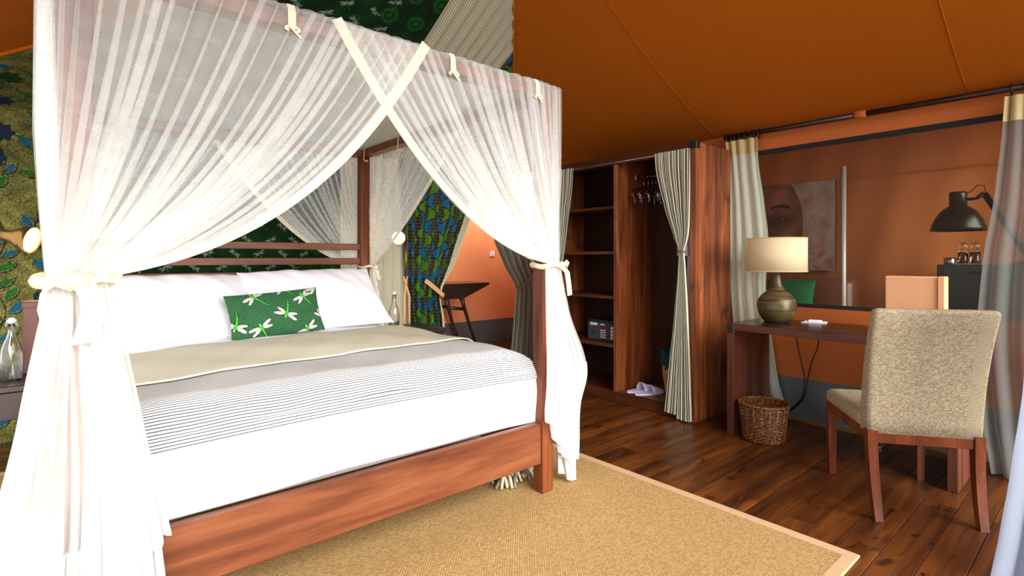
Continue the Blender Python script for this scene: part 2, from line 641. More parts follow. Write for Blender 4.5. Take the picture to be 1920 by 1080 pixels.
def interp(keys, z):
    zs = np.array([k[0] for k in keys]); od = np.argsort(zs)
    cols = []
    n = len(keys[0]) - 1
    for c in range(n):
        vals = np.array([k[1 + c] for k in keys])[od]
        # smooth (Catmull-like) interpolation
        zz = zs[od]
        m = np.gradient(vals, zz) if len(zz) > 2 else np.full(len(zz), (vals[-1] - vals[0]) / (zz[-1] - zz[0]))
        i = np.clip(np.searchsorted(zz, z) - 1, 0, len(zz) - 2)
        h = zz[i + 1] - zz[i]
        t = np.clip((z - zz[i]) / h, 0, 1)
        cols.append((2*t**3-3*t**2+1)*vals[i] + (t**3-2*t**2+t)*h*m[i]*0.8 + (-2*t**3+3*t**2)*vals[i+1] + (t**3-t**2)*h*m[i+1]*0.8)
    return cols

def pleat_phase(u, N, seed, jitter=0.35):
    rs = np.random.RandomState(seed)
    w = 1 + jitter * (rs.rand(N) * 2 - 1)
    e = np.concatenate([[0], np.cumsum(w)]); e /= e[-1]
    return 2 * PI * np.interp(u, e, np.arange(N + 1))

def drape(keys, N, nu, nv, over=1.2, seed=1, zbot=None, wob=0.25, cw=None):
    """hanging cloth: keys = (z, ax, ay, bx, by, amp) edges in plan at each height, folded into N pleats"""
    u = np.linspace(0, 1, nu)
    v = np.linspace(0, 1, nv)
    U, V = np.meshgrid(u, v, indexing='ij')
    z0 = max(k[0] for k in keys); z1 = min(k[0] for k in keys)
    zb = z1 if zbot is None else np.interp(U, *zbot)
    Z = z0 + (zb - z0) * V
    ax, ay, bx, by, am = interp(keys, Z)
    ph = pleat_phase(U, N, seed)
    rs = np.random.RandomState(seed + 50)
    w = sum(rs.rand() * np.sin(Z * (2 + 5 * rs.rand()) + U * 9 * rs.rand() + 6 * rs.rand()) for _ in range(3)) * wob
    ph2 = ph + w
    Uo = U + over / (2 * PI * N) * np.sin(ph2) * (1 - np.abs(2 * U - 1) ** 8)
    dx, dy = bx - ax, by - ay
    ln = np.sqrt(dx * dx + dy * dy) + 1e-9
    nx, ny = dy / ln, -dx / ln
    am2 = am * (0.75 + 0.5 * np.interp(U, np.linspace(0, 1, N + 1), rs.rand(N + 1)))
    P = np.stack([ax + dx * Uo + nx * am2 * np.cos(ph2), ay + dy * Uo + ny * am2 * np.cos(ph2), Z], axis=-1)
    W = cw if cw else float(ln.max()) * (1.6)
    return P, np.stack([U * W, z0 - Z], axis=-1)

# ------------------------------------------------------------------ print painters (flat textile prints, per vertex)
def lc(r, g, b):
    return np.array([L(r), L(g), L(b)])

def leaf_shape(X, Y, cx, cy, ang, ln, wd, grow=0.0):
    ca, sa = math.cos(ang), math.sin(ang)
    a = (X - cx) * ca + (Y - cy) * sa
    b = -(X - cx) * sa + (Y - cy) * ca
    h = ln / 2 + grow
    return (np.abs(a) < h) & (np.abs(b) < (wd / 2 + grow) * (1 - (a / h) ** 2))

def paint_leaves(X, Y, seed=4):
    rs = np.random.RandomState(seed)
    out = np.zeros(X.shape + (3,))
    out[:] = lc(112, 108, 50)
    wob = np.sin(X * 31 + 2 * np.sin(Y * 17)) * np.sin(Y * 27 + X * 11)
    out *= (1 + 0.35 * wob)[..., None]
    dark = lc(14, 22, 14)
    x0, x1, y0, y1 = X.min(), X.max(), Y.min(), Y.max()
    k = 0
    for gx in np.arange(x0 - 0.05, x1 + 0.1, 0.21):
        k += 1
        ph = rs.rand() * 6
        xc = gx + 0.035 * np.sin(Y * 13 + ph)
        out[np.abs(X - xc) < 0.0045] = dark
        for yy in np.arange(y0, y1, 0.092):
            yy = yy + rs.rand() * 0.02
            xx = gx + 0.035 * math.sin(yy * 13 + ph)
            side = 1 if rs.rand() < 0.5 else -1
            kind = rs.rand()
            if kind < 0.17:
                cx, cy = xx + side * 0.05, yy
                rr = np.sqrt((X - cx) ** 2 + (Y - cy) ** 2); th = np.arctan2(Y - cy, X - cx)
                ed = 0.05 * (1 + 0.2 * np.cos(7 * th))
                out[rr < ed + 0.006] = dark
                c = lc(14, 44, 74) if rs.rand() < 0.6 else lc(18, 58, 22)
                mk = rr < ed
                out[mk] = c
                out[mk & (np.sin(th * 9 + rr * 90) > 0.5)] = c * 0.5
            else:
                ang = PI / 2 - side * (0.4 + 0.9 * rs.rand())
                ln = 0.09 + 0.03 * rs.rand()
                cx, cy = xx + side * math.cos(ang) * side * ln * 0.6, yy + abs(math.sin(ang)) * ln * 0.5
                cx = xx + math.cos(ang) * ln * 0.62
                wd = ln * 0.46
                out[leaf_shape(X, Y, cx + 0.003, cy - 0.003, ang, ln, wd, 0.0065)] = dark
                out[leaf_shape(X, Y, cx, cy, ang, ln, wd, 0.001)] = lc(128, 132, 60)
                c = lc(20, 86, 112) if rs.rand() < 0.55 else lc(38, 96, 26)
                out[leaf_shape(X, Y, cx, cy, ang, ln, wd, -0.003)] = c
    return out

def dragonfly(out, X, Y, cx, cy, s, ang, bend=0.0, wing=(222, 222, 216), green=(84, 206, 62), outline=True):
    """ang = direction of the tail from the thorax; s = overall tail length"""
    ca, sa = math.cos(ang), math.sin(ang)
    a = ((X - cx) * ca + (Y - cy) * sa) / s
    b = (-(X - cx) * sa + (Y - cy) * ca) / s
    sel = (np.abs(a) < 1.6) & (np.abs(b) < 1.6)
    if not sel.any():
        return
    blk = lc(10, 16, 12)
    def ell(px, py, rx, ry, th, g=0.0):
        c, d = math.cos(th), math.sin(th)
        p = (a - px) * c + (b - py) * d
        q = -(a - px) * d + (b - py) * c
        return sel & (((p / (rx + g)) ** 2 + (q / (ry + g)) ** 2) < 1)
    wings = []
    for sd in (1, -1):
        wings.append((-0.10, sd * 0.42, 0.33, 0.105, sd * (PI / 2 + 0.22)))
        wings.append((0.14, sd * 0.36, 0.30, 0.095, sd * (PI / 2 - 0.28)))
    tail = [(0.12 + i * 0.125, bend * (0.12 + i * 0.125) ** 2, 0.085 - i * 0.006) for i in range(8)]
    if outline:
        for w in wings: out[ell(*w, 0.035)] = blk
        for (p, q, r) in tail: out[ell(p, q, r, r * 0.85, 0, 0.03)] = blk
        out[ell(-0.02, 0, 0.14, 0.12, 0, 0.03)] = blk
        out[ell(-0.19, 0, 0.08, 0.08, 0, 0.02)] = blk
    for w in wings:
        mk = ell(*w)
        out[mk] = lc(*wing)
        out[mk & (np.sin(a * 60) * np.sin(b * 60) > 0.55)] = lc(120, 116, 108)
    for (p, q, r) in tail: out[ell(p, q, r, r * 0.8, 0)] = lc(*green)
    out[ell(-0.02, 0, 0.14, 0.12, 0)] = lc(*[int(g * 0.9) for g in green])
    out[ell(-0.19, 0, 0.075, 0.075, 0)] = lc(150, 190, 120)

def paint_cushion(X, Y, w, h):
    out = np.zeros(X.shape + (3,)); out[:] = lc(40, 92, 58)
    p = 0.0105
    row = np.round(Y / p)
    dx = (X / p + 0.5 * (row % 2)) % 1 - 0.5
    dy = Y / p - row
    out[(dx * dx + dy * dy) < 0.045] = lc(96, 152, 98)
    for fx, fy, tx, ty, bd in ((0.27, 0.90, 0.39, 0.62, 0.1), (0.80, 0.80, 0.91, 0.50, 0.1), (0.57, 0.42, 0.66, 0.74, 0.28),
                               (0.035, 0.30, 0.12, 0.66, 0.28), (0.29, 0.20, 0.36, -0.08, 0.1), (0.79, 0.05, 0.87, -0.2, 0.1),
                               (0.98, 1.0, 1.08, 0.7, 0.1), (1.03, 0.30, 1.12, 0.6, 0.28), (0.60, 1.08, 0.70, 0.8, 0.1)):
        cx, cy, ex, ey = fx * w, fy * h, tx * w, ty * h
        dragonfly(out, X, Y, cx, cy, 0.098, math.atan2(ey - cy, ex - cx), bd)
    return out

def paint_dragonfly_cloth(X, S):
    out = np.zeros(X.shape + (3,)); out[:] = lc(10, 50, 18)
    v = np.sin(X * 23 + 3 * np.sin(S * 9)) * np.sin(S * 19 + 2 * np.sin(X * 13))
    out *= (1 + 0.5 * v)[..., None]
    r0 = np.arange(0.9, S.max() + 0.1, 0.115)
    for j, sy in enumerate(r0):
        for i, sx in enumerate(np.arange(0.48, 1.62, 0.19)):
            dragonfly(out, X, S, sx + (0.095 if j % 2 else 0), sy, 0.062, (-1.1 if (i + j) % 2 else 0.9), 0.2, (150, 160, 150), (40, 130, 40))
    # rosettes on the far half
    for j, sy in enumerate(np.arange(0.7, S.max() + 0.1, 0.2)):
        for sx in np.arange(1.72, 2.1, 0.2):
            rr = np.sqrt((X - sx - (0.1 if j % 2 else 0)) ** 2 + (S - sy) ** 2)
            mk = (rr < 0.085) & (np.sin(rr * 160) > 0.1) & (X > 1.62)
            out[mk] = lc(16, 88, 26)
            out[(rr < 0.09) & (rr > 0.08) & (X > 1.62)] = lc(4, 24, 8)
    return out

def paint_crescents(U, V):
    out = np.zeros(U.shape + (3,)); out[:] = lc(52, 42, 30)
    cw, chh = 0.098, 0.135
    col = np.floor(U / cw)
    fu = U / cw - col
    s = V / chh + 0.5 * (col % 2)
    r = np.floor(s)
    fv = s - r
    blue = ((col + r) % 2) < 0.5
    flip = np.where(r % 2 < 0.5, 1.0, -1.0)
    x = (fu - 0.5) * flip; y = fv - 0.5
    q = np.clip(1 - 4 * y * y, 0, 1)
    xc = 0.46 * q - 0.26
    th = 0.37 * q ** 0.6
    dd = np.abs(x - xc)
    ins = dd < th - 0.035
    lines = np.sin((x - xc) * 48) > 0.55
    out[ins & blue] = lc(16, 112, 150)
    out[ins & ~blue] = lc(84, 142, 20)
    out[ins & lines & blue] = lc(8, 66, 96)
    out[ins & lines & ~blue] = lc(44, 92, 10)
    out[(dd < th + 0.02) & ~ins] = lc(16, 14, 12)
    zz = np.abs(((V * 60) % 1) - 0.5)
    out[(dd > th + 0.02) & (zz < 0.12)] = lc(104, 92, 74)
    return out

def paint_portrait(X, Y):
    """X to the viewer's right, Y up, both 0..1: head in close-up, one eye, blotchy grey ground"""
    out = np.zeros(X.shape + (3,)); out[:] = lc(196, 178, 158)
    n1 = np.sin(X * 14 + 3 * np.sin(Y * 5)) * np.sin(Y * 9 + 2 * np.sin(X * 7))
    n2 = np.sin(X * 31 + 4 * np.sin(Y * 11 + 1)) * np.sin(Y * 17 + X * 6)
    out += (0.10 * n1 + 0.05 * n2)[..., None]
    pink = np.clip((n1 * 0.6 + n2 * 0.6 + (0.5 - Y) * 1.2 - 0.2), 0, 1) * (X > 0.5)
    out = out * (1 - pink[..., None] * 0.8) + lc(178, 92, 96) * pink[..., None] * 0.8
    head = ((X - 0.25) / 0.40) ** 2 + ((Y - 0.52) / 0.62) ** 2
    sk = lc(146, 88, 68) * (1 + 0.35 * n1)[..., None]
    m = head < 1
    out[m] = sk[m]
    sh = np.exp(-(((X - 0.33) / 0.16) ** 2 + ((Y - 0.56) / 0.11) ** 2))
    out = out * (1 - 0.75 * sh * m)[..., None]
    li = np.exp(-(((X - 0.38) / 0.12) ** 2 + ((Y - 0.86) / 0.12) ** 2)) * m
    out = out + li[..., None] * lc(150, 96, 80) * 0.7
    li2 = np.exp(-(((X - 0.46) / 0.1) ** 2 + ((Y - 0.36) / 0.12) ** 2)) * m
    out = out + li2[..., None] * lc(170, 104, 90) * 0.7
    for ex in (0.10, 0.40):
        out[((X - ex) / 0.075) ** 2 + ((Y - 0.60) / 0.022) ** 2 < 1] = lc(40, 26, 22)
        out[((X - ex - 0.01) / 0.03) ** 2 + ((Y - 0.602) / 0.014) ** 2 < 1] = lc(120, 104, 96)
    out[(np.abs(Y - 0.70 - 0.05 * np.cos((X - 0.38) * 9)) < 0.018) & (X > 0.26) & (X < 0.5)] = lc(34, 22, 20)
    nose = np.exp(-(((X - 0.22) / 0.07) ** 2 + ((Y - 0.40) / 0.06) ** 2)) * m
    out = out * (1 - 0.4 * nose)[..., None]
    lip = (((X - 0.24) / 0.14) ** 2 + ((Y - 0.20) / 0.035) ** 2 < 1)
    out[lip] = lc(130, 62, 58)
    return np.clip(out, 0, 1)

# ------------------------------------------------------------------ setting: floor
WX = 4.2      # right tent wall
WY = 4.8      # wall behind the bed
fl = struct(MB().box(-2.6, 6.2, -2.6, 6.2, -0.08, -0.022, 0.0).build('floor', M['floor_base']))
rng = random.Random(3)
PW = 0.132
proto = {}
def plank(x0, x1, y0, y1):
    ln = round(x1 - x0, 3)
    key = (ln, round(y1 - y0, 3))
    if key not in proto:
        mb = MB().box(-ln / 2, ln / 2, -(y1 - y0) / 2 + 0.0012, (y1 - y0) / 2 - 0.0012, 0, 0.02, 0.0012)
        o = mb.build('plank', M['plank'])
        o.parent = fl
        proto[key] = o.data
    else:
        o = bpy.data.objects.new('plank', proto[key]); COL.objects.link(o); o.parent = fl
    o.location = Vector(((x0 + x1) / 2, (y0 + y1) / 2, -0.020)) - fl.location
    return o
y = -0.4
row = 0
while y < 4.79:
    xs = [-1.0]
    cut = 0.9 + (row * 0.77) % 1.5
    while cut < 4.0:
        xs.append(round(cut, 2)); cut += 1.5
    xs.append(4.2)
    for a, b in zip(xs[:-1], xs[1:]):
        if b - a > 0.12 and (b > 1.0 or y < 2):
            plank(a + 0.001, b - 0.001, y, y + PW)
    y += PW; row += 1
# floor beyond the partition and in the lounge: boards too far to tell apart
b = struct(MB().box(-1.0, 5.6, y, 6.1, -0.02, 0.0, 0.001).build('floor', M['plank']))
b = struct(MB().box(4.2, 6.0, -1.0, 4.7, -0.02, 0.0, 0.001).build('floor', M['plank']))

# ------------------------------------------------------------------ setting: tent roof (hipped canvas)
XR, XL, TM, KL, KB = 4.2, -0.83, 2.21, 0.785, 0.874
def rz(t):
    return 2.2 + 0.33 * t + 0.10 * t * t
ceil_o = None
def roof_grid(fx, nu, nv):
    u = np.linspace(0, 1, nu); v = np.linspace(0, 1, nv)
    P = np.zeros((nu, nv, 3))
    for i in range(nu):
        for j in range(nv):
            P[i, j] = fx(u[i], v[j])
    return P
YF = -0.35
def right_plane(u, v):
    t = TM * u
    ymax = WY - t / KB
    return (XR - t, YF + (ymax - YF) * v, rz(t))
def left_plane(u, v):
    t = TM * u
    ymax = WY - t / KB
    return (XL + t / KL, YF + (ymax - YF) * v, rz(t))
mb = MB()
mb.grid(roof_grid(right_plane, 28, 30))
mb.grid(roof_grid(left_plane, 28, 30))
def back_plane(u, v):
    t = TM * v
    a, c = XL + t / KL, XR - t
    return (a + (c - a) * u, WY - t / KB, rz(t) + 0.012)
mb.grid(roof_grid(back_plane, 30, 28))
ceil_o = struct(mb.build('ceiling', M['roof'], smooth=True, fix=False))
def back_strip(xa, xb, name, mat, painter=None, nu=10, nv=40, uvw=None, folds=0):
    """lining of the back hip: cloth panel between two x lines, running up the slope, cut at the hips"""
    u = np.linspace(0, 1, nu); v = np.linspace(0, 1, nv)
    U, V = np.meshgrid(u, v, indexing='ij')
    T = TM * V
    lo = np.maximum(xa, XL + T / KL); hi = np.minimum(xb, XR - T)
    ok = hi >= lo
    mid = np.clip((np.maximum(lo, XL + T / KL) + np.minimum(hi, XR - T)) / 2, xa, xb)
    lo = np.where(ok, lo, mid); hi = np.where(ok, hi, mid)
    X = lo + (hi - lo) * U
    Y = WY - T / KB
    Z = rz(T) - 0.012 + (0.010 * np.sin(X * folds) if folds else 0)
    # arclength up the slope
    dv = np.sqrt((TM / KB / (nv - 1)) ** 2 + np.gradient(rz(TM * v)) ** 2)
    S = 2.2 + np.cumsum(dv) - dv[0]
    Sg = np.broadcast_to(S, X.shape)
    mb = MB().grid(np.stack([X, Y, Z], -1), np.stack([X, Sg], -1))
    return mb.build(name, mat, ceil_o, smooth=True, fix=False, colors=None if painter is None else painter(X, Sg))
plabel(back_strip(XL, 0.45, 'lining_panel', M['leaf_print'], paint_leaves, 200, 200), 'olive lining with blue leaves')
plabel(back_strip(0.45, 2.04, 'lining_panel', M['dragonfly_print'], paint_dragonfly_cloth, 300, 330), 'dark green lining with dragonflies')
plabel(back_strip(2.04, 2.80, 'lining_panel', M['ticking_fine'], None, 140, 60, folds=70), 'striped lining strip')
plabel(back_strip(2.80, XR, 'lining_panel', M['crescent_print'], paint_crescents, 200, 200), 'blue and green lining')
# sewn seams of the canvas, from eave to ridge
def seam(y, t1=TM):
    pts = [(XR - t, y, rz(t) - 0.003) for t in np.linspace(0.02, min(t1, KB * (WY - y)) - 0.02, 20)]
    return MB().tube(pts, 0.004, 6, flat=0.5).build('seam', M['roof'], ceil_o, smooth=True)
seam(2.22); seam(0.62)
hp = [(XR - t, WY - t / KB, rz(t) - 0.008) for t in np.linspace(0.02, TM, 24)]
MB().tube(hp, 0.012, 6).build('hip_seam', M['roof'], ceil_o, smooth=True)
hp = [(XL + t / KL, WY - t / KB, rz(t) - 0.008) for t in np.linspace(0.02, TM, 24)]
MB().tube(hp, 0.012, 6).build('hip_seam', M['roof'], ceil_o, smooth=True)

# ------------------------------------------------------------------ setting: right wall with screen window
WZ0, WZ1, WY0, WY1 = 0.855, 2.04, -0.10, 1.90
mb = MB()
mb.box(WX, WX + 0.012, YF, 3.65, 0.30, WZ0, 0.001)
mb.box(WX, WX + 0.012, YF, 3.65, WZ1, 2.24, 0.001)
mb.box(WX, WX + 0.012, WY1, 3.65, WZ0, WZ1, 0.001)
mb.box(WX, WX + 0.012, YF, WY0, WZ0, WZ1, 0.001)
wr = struct(mb.build('wall_right', M['canvas']))
# grey vinyl skirt, slightly rumpled
u = np.linspace(0, 1, 90); v = np.linspace(0, 1, 12)
U, V = np.meshgrid(u, v, indexing='ij')
Yg = YF + (3.65 - YF) * U
P = np.stack([WX - 0.006 - 0.012 * V * np.abs(np.sin(U * 37 + 2 * V)) - 0.01 * V, Yg, 0.315 - 0.31 * V], -1)
MB().grid(P).build('skirt', M['vinyl'], wr, smooth=True, fix=False)
win = struct(MB().box(WX + 0.004, WX + 0.0055, WY0, WY1, WZ0, WZ1, 0).build('window_1', M['screen']))
MB().box(WX - 0.004, WX + 0.016, WY0, WY1 + 0.03, WZ0 - 0.012, WZ0 + 0.014, 0.002).build('window_border', M['binding_black'], win)
MB().box(WX - 0.004, WX + 0.016, WY0, WY1 + 0.03, WZ1 - 0.028, WZ1 + 0.006, 0.002).build('window_border', M['binding_black'], win)
MB().box(WX - 0.004, WX + 0.016, WY1 - 0.01, WY1 + 0.03, WZ0, WZ1, 0.002).build('window_border', M['binding_black'], win)
struct(MB().box(WX - 0.05, WX - 0.012, YF, 2.0, 0.0, 0.022, 0.003).build('baseboard_right', M['skirting_wood']))

# ------------------------------------------------------------------ setting: lounge seen through the screen
LX = 5.75
lw = MB()
u = np.linspace(0, 1, 70); v = np.linspace(0, 1, 30)
U, V = np.meshgrid(u, v, indexing='ij')
Yg = -0.9 + 5.0 * U; Zg = 2.6 * V
P = np.stack([LX + 0.02 * np.sin(Yg * 4.3 + Zg) * np.sin(Zg * 2.1 + Yg) + 0.006 * np.sin(Yg * 17 + 4 * Zg), Yg, Zg], -1)
lo_w = struct(lw.grid(P).build('wall_lounge', M['canvas_lounge'], smooth=True, fix=False))
MB().tube([(LX - 0.026, yy, 1.965 + 0.004 * math.sin(yy * 3)) for yy in np.linspace(-0.8, 4.0, 30)], 0.009, 6).build('seam', M['canvas_lounge'], lo_w, smooth=True)
struct(MB().box(LX - 0.01 - 1.55, LX + 0.1, -0.2, 4.1, 2.30, 2.32, 0.001).build('ceiling', M['canvas_lounge']))
struct(MB().box(WX + 0.02, LX + 0.1, 4.08, 4.10, 0, 2.3, 0.001).build('wall_lounge', M['canvas_lounge']))

# ------------------------------------------------------------------ setting: wall behind the bed, dressed with cloth strips
mb = MB()
mb.box(XL, 2.95, WY, WY + 0.03, 0, 2.2, 0.001)
mb.box(2.95, 5.3, WY, WY + 0.03, 2.1, 2.3, 0.001)
mb.box(4.7, 5.3, WY, WY + 0.03, 0, 2.2, 0.001)
wb = struct(mb.build('wall_back', M['canvas']))
def wall_strip(xa, xb, mat, painter=None, nu=10, nv=10, folds=0, z0=0.0, lab=None, amp=0.008):
    u = np.linspace(0, 1, nu); v = np.linspace(0, 1, nv)
    U, V = np.meshgrid(u, v, indexing='ij')
    X = xa + (xb - xa) * U; Z = z0 + (2.2 - z0) * V
    Y = WY - 0.010 - amp * (1 + np.sin(X * folds + 0.6 * np.sin(Z * 3))) if folds else np.full_like(X, WY - 0.010)
    o = MB().grid(np.stack([X, Y, Z], -1), np.stack([X, Z], -1)).build('fabric_panel', mat, wb, smooth=True, fix=False, colors=None if painter is None else painter(X, Z))
    return plabel(o, lab)
wall_strip(XL, 0.45, M['leaf_print'], paint_leaves, 230, 380, 9, lab='olive cloth printed with blue and green leaves', amp=0.004)
wall_strip(0.45, 2.04, M['dragonfly_print'], paint_dragonfly_cloth, 300, 260, 7, z0=0.6, lab='dark green cloth printed with dragonflies', amp=0.004)
wall_strip(2.04, 2.75, M['ticking_fine'], None, 160, 30, 62, lab='grey and cream striped cloth')
# back room beyond the opening
bw = struct(MB().box(2.0, 5.4, 6.0, 6.03, 0.30, 2.6, 0.001).build('wall_bathroom', M['canvas_back']))
MB().box(2.0, 5.4, 5.985, 6.03, 0, 0.325, 0.002).build('skirt', M['vinyl'], bw)
struct(MB().box(5.3, 5.33, 4.8, 6.0, 0, 2.4, 0.001).build('wall_bathroom', M['canvas_back']))
sw = thing('light_switch', 'small white switch on the orange wall beyond the curtained opening', 'switch', (4.83, 5.99, 1.25))
MB().box(4.79, 4.87, 5.982, 5.999, 1.23, 1.31, 0.004).build('plate', M['white_print'], sw)
MB().box(4.815, 4.845, 5.976, 5.984, 1.25, 1.29, 0.003).build('rocker', M['white_print'], sw)

# ------------------------------------------------------------------ rug
RX1, RY0, RX0, RY1 = 2.455, 0.694, -0.55, 4.1
rug = thing('sisal_rug', 'golden sisal rug with a tan cloth border under the bed', 'rug', ((RX0 + RX1) / 2, (RY0 + RY1) / 2, 0))
MB().box(RX0 + 0.05, RX1 - 0.05, RY0 + 0.05, RY1 - 0.05, 0.001, 0.011, 0.002).build('weave', M['sisal'], rug)
def border(x0, x1, y0, y1):
    MB().box(x0, x1, y0, y1, 0.001, 0.0125, 0.004).build('border', M['rug_border'], rug)
border(RX1 - 0.052, RX1, RY0, RY1); border(RX0, RX0 + 0.052, RY0, RY1)
border(RX0 + 0.05, RX1 - 0.05, RY0, RY0 + 0.052); border(RX0 + 0.05, RX1 - 0.05, RY1 - 0.052, RY1)
RZ = 0.0125

# ------------------------------------------------------------------ four-poster bed
bx0, bx1, by0, by1, ps = 0.02, 1.951, 1.921, 4.065, 0.075
bed = thing('four_poster_bed', 'reddish wooden four-poster bed frame with slatted headboard on the sisal rug', 'bed', ((bx0 + bx1) / 2, by0, RZ))
for px in (bx0, bx1 - ps):
    for py in (by0, by1 - ps):
        MB().box(px, px + ps, py, py + ps, RZ, 2.012, 0.004).build('post', M['bed_wood_z'], bed)
MB().box(bx0 + ps, bx1 - ps, by0 + 0.012, by0 + 0.052, 0.162, 0.368, 0.004).build('foot_rail', M['bed_wood'], bed)
MB().box(bx0 + ps, bx1 - ps, by1 - 0.052, by1 - 0.012, 0.162, 0.368, 0.004).build('head_rail', M['bed_wood'], bed)
for px in (bx0 + 0.012, bx1 - 0.052):
    MB().box(px, px + 0.04, by0 + ps, by1 - ps, 0.162, 0.368, 0.004).build('side_rail', M['bed_wood'], bed)
for (z0, z1) in ((1.268, 1.318), (1.155, 1.205), (0.98, 1.105)):
    MB().box(bx0 + ps - 0.002, bx1 - ps + 0.002, by1 - 0.055, by1 - 0.025, z0, z1, 0.003).build('headboard_slat', M['bed_wood'], bed)
for py in (by0, by1 - ps):
    MB().box(bx0, bx1, py, py + ps, 2.012, 2.066, 0.003).build('canopy_beam', M['bed_wood'], bed)
for px in (bx0, bx1 - ps):
    MB().box(px, px + ps, by0 + ps, by1 - ps, 2.012, 2.066, 0.003).build('canopy_beam', M['bed_wood'], bed)
mat_o = MB().box(bx0 + 0.06, bx1 - 0.06, by0 + 0.085, by1 - 0.065, 0.34, 0.60, 0.05).build('mattress', M['white_cotton'])
tag(mat_o, 'thick white mattress lying in the four-poster frame under the covers', 'mattress')

BCX, BH, BR, BYF, BZ = (bx0 + bx1) / 2, 0.915, 0.13, 2.005, 0.715
def roll(s, r):
    """s measured from the outer face inward along the sheet; returns inset, drop"""
    q = r * PI / 2
    a = np.clip(s, 0, q) / r
    inset = np.where(s > q, r + (s - q), r * (1 - np.cos(a)))
    drop = np.where(s > q, 0.0, r * (1 - np.sin(a)))
    drop = np.where(s < 0, r - s, drop)
    inset = np.where(s < 0, 0.0, inset)
    return inset, drop
def bedsheet(px, q, off, wr=0.004, seed=0, bulge=0.0):
    """px = signed distance across measured on the sheet from the middle, q = distance from the foot edge up the sheet"""
    tot = BH - BR + BR * PI / 2
    sx = tot - np.abs(px)
    ix, dx_ = roll(sx, BR)
    iy, dy_ = roll(q, BR)
    X = BCX + np.sign(px) * (BH + off - ix)
    Y = BYF - off + iy
    drop = np.maximum(dx_, dy_)
    Z = BZ + off - drop + 0.022 * np.cos(px * 1.5) - 0.01
    w = np.sin(px * 5.1 + seed) * np.sin(q * 7.3 + seed * 2) + 0.6 * np.sin(px * 11 + q * 9 + seed) + 0.4 * np.sin(px * 23 - q * 17 + seed)
    Z = Z + wr * w * (drop < 0.1)
    front = np.clip(-q / 0.2, 0, 1)
    Y = Y - bulge * np.sin(PI * np.clip((-q + 0.12) / 0.40, 0, 1)) - front * 0.006 * np.sin(px * 9 + 3 * np.sin(q * 13))
    side = np.clip(-sx / 0.2, 0, 1)
    X = X + np.sign(px) * side * 0.006 * np.sin(q * 8)
    return np.stack([X, Y, Z], -1)
def sheet_obj(name, mat, p0, p1, qa, qb, off, nu, nv, label, cat, wr=0.004, seed=0, bulge=0.0, parent=None, skew=0.0, colors=None, thick=0.006):
    u = np.linspace(0, 1, nu); v = np.linspace(0, 1, nv)
    U, V = np.meshgrid(u, v, indexing='ij')
    Pp = p0 + (p1 - p0) * U
    Q = qa + (qb - qa) * V + skew * Pp
    P = bedsheet(Pp, Q, off, wr, seed, bulge)
    o = MB().grid(P, np.stack([Pp, Q], -1)).build(name, mat, parent, smooth=True, fix=False)
    md = o.modifiers.new('thick', 'SOLIDIFY'); md.thickness = thick; md.offset = 1
    if label:
        tag(o, label, cat)
    return o
tot = BH - BR + BR * PI / 2
sheet_obj('duvet', M['white_cotton'], -tot - 0.20, tot + 0.20, -0.215, 1.98, 0.0, 110, 120,
          'white duvet tucked down to the foot rail of the bed', 'duvet', 0.004, 1, 0.035)
bs = sheet_obj('bedspread', M['bedspread'], -tot - 0.03, tot + 0.03, -0.005, 0.80, 0.012, 110, 70,
          'grey and white striped bedspread with beige folded top across the bed', 'bedspread', 0.004, 1, 0.030)
sheet_obj('folded_top', M['bedspread_fold'], -tot - 0.02, tot + 0.02, 0.50, 1.26, 0.024, 110, 40, None, None, 0.004, 1, 0, bs, 0.10)
plabel(bs.children[0], 'beige folded-back lining')

def pillow_pts(w, h, t, n=40, m=28, pinch=0.06, sag=0.0):
    a = np.linspace(-1, 1, n); b_ = np.linspace(-1, 1, m)
    Aa, Bb = np.meshgrid(a, b_, indexing='ij')
    th = t / 2 * np.power(np.clip((1 - np.abs(Aa) ** 2.6) * (1 - np.abs(Bb) ** 2.6), 0, 1), 0.55)
    px = Aa * w / 2 * (1 - pinch * (1 - Bb ** 2) * np.abs(Aa) ** 3 * 0 - pinch * (1 - Bb ** 2) * np.abs(Aa))
    pz = Bb * h / 2 * (1 - pinch * (1 - Aa ** 2) * np.abs(Bb)) + sag * (Aa ** 2 - 0.5)
    return px, pz, th, (Aa + 1) / 2, (Bb + 1) / 2
def pillow(name, mat, centre, w, h, t, rot, label=None, cat=None, group=None, painter=None, n=40, m=28, wrinkle=0.0, seed=0, sag=0.0, pinch=0.06):
    px, pz, th, Au, Bu = pillow_pts(w, h, t, n, m, pinch, sag)
    wk = wrinkle * (np.sin(px * 21 + pz * 9 + seed) * np.sin(pz * 17 - px * 6 + seed) + 0.5 * np.sin(px * 40 + pz * 33))
    env = np.clip(th / (t / 2) * 2, 0, 1)
    F = np.stack([px, -th - wk * env, pz], -1)
    Bk = np.stack([px, th, pz], -1)
    mb = MB()
    mb.grid(F, np.stack([Au * w, Bu * h], -1)); mb.grid(Bk[::-1], np.stack([Au * w, Bu * h], -1))
    mb.xf = Matrix.Translation(centre) @ rot.to_matrix().to_4x4()
    cols = None
    if painter is not None:
        c = painter(Au * w, Bu * h, w, h)
        cols = np.concatenate([c.reshape(-1, 3), c[::-1].reshape(-1, 3)])
    o = mb.build(name, mat, None, smooth=True, fix=False, colors=cols)
    return tag(o, label, cat, group)
PG = 'large white bed pillows'
pillow('bed_pillow', M['white_cotton'], (0.535, 3.69, 0.905), 0.93, 0.54, 0.22, Euler((R(-46), 0, R(0))), 'large white pillow leaning on the headboard beside the knotted bed net', 'pillow', PG, wrinkle=0.006, seed=1)
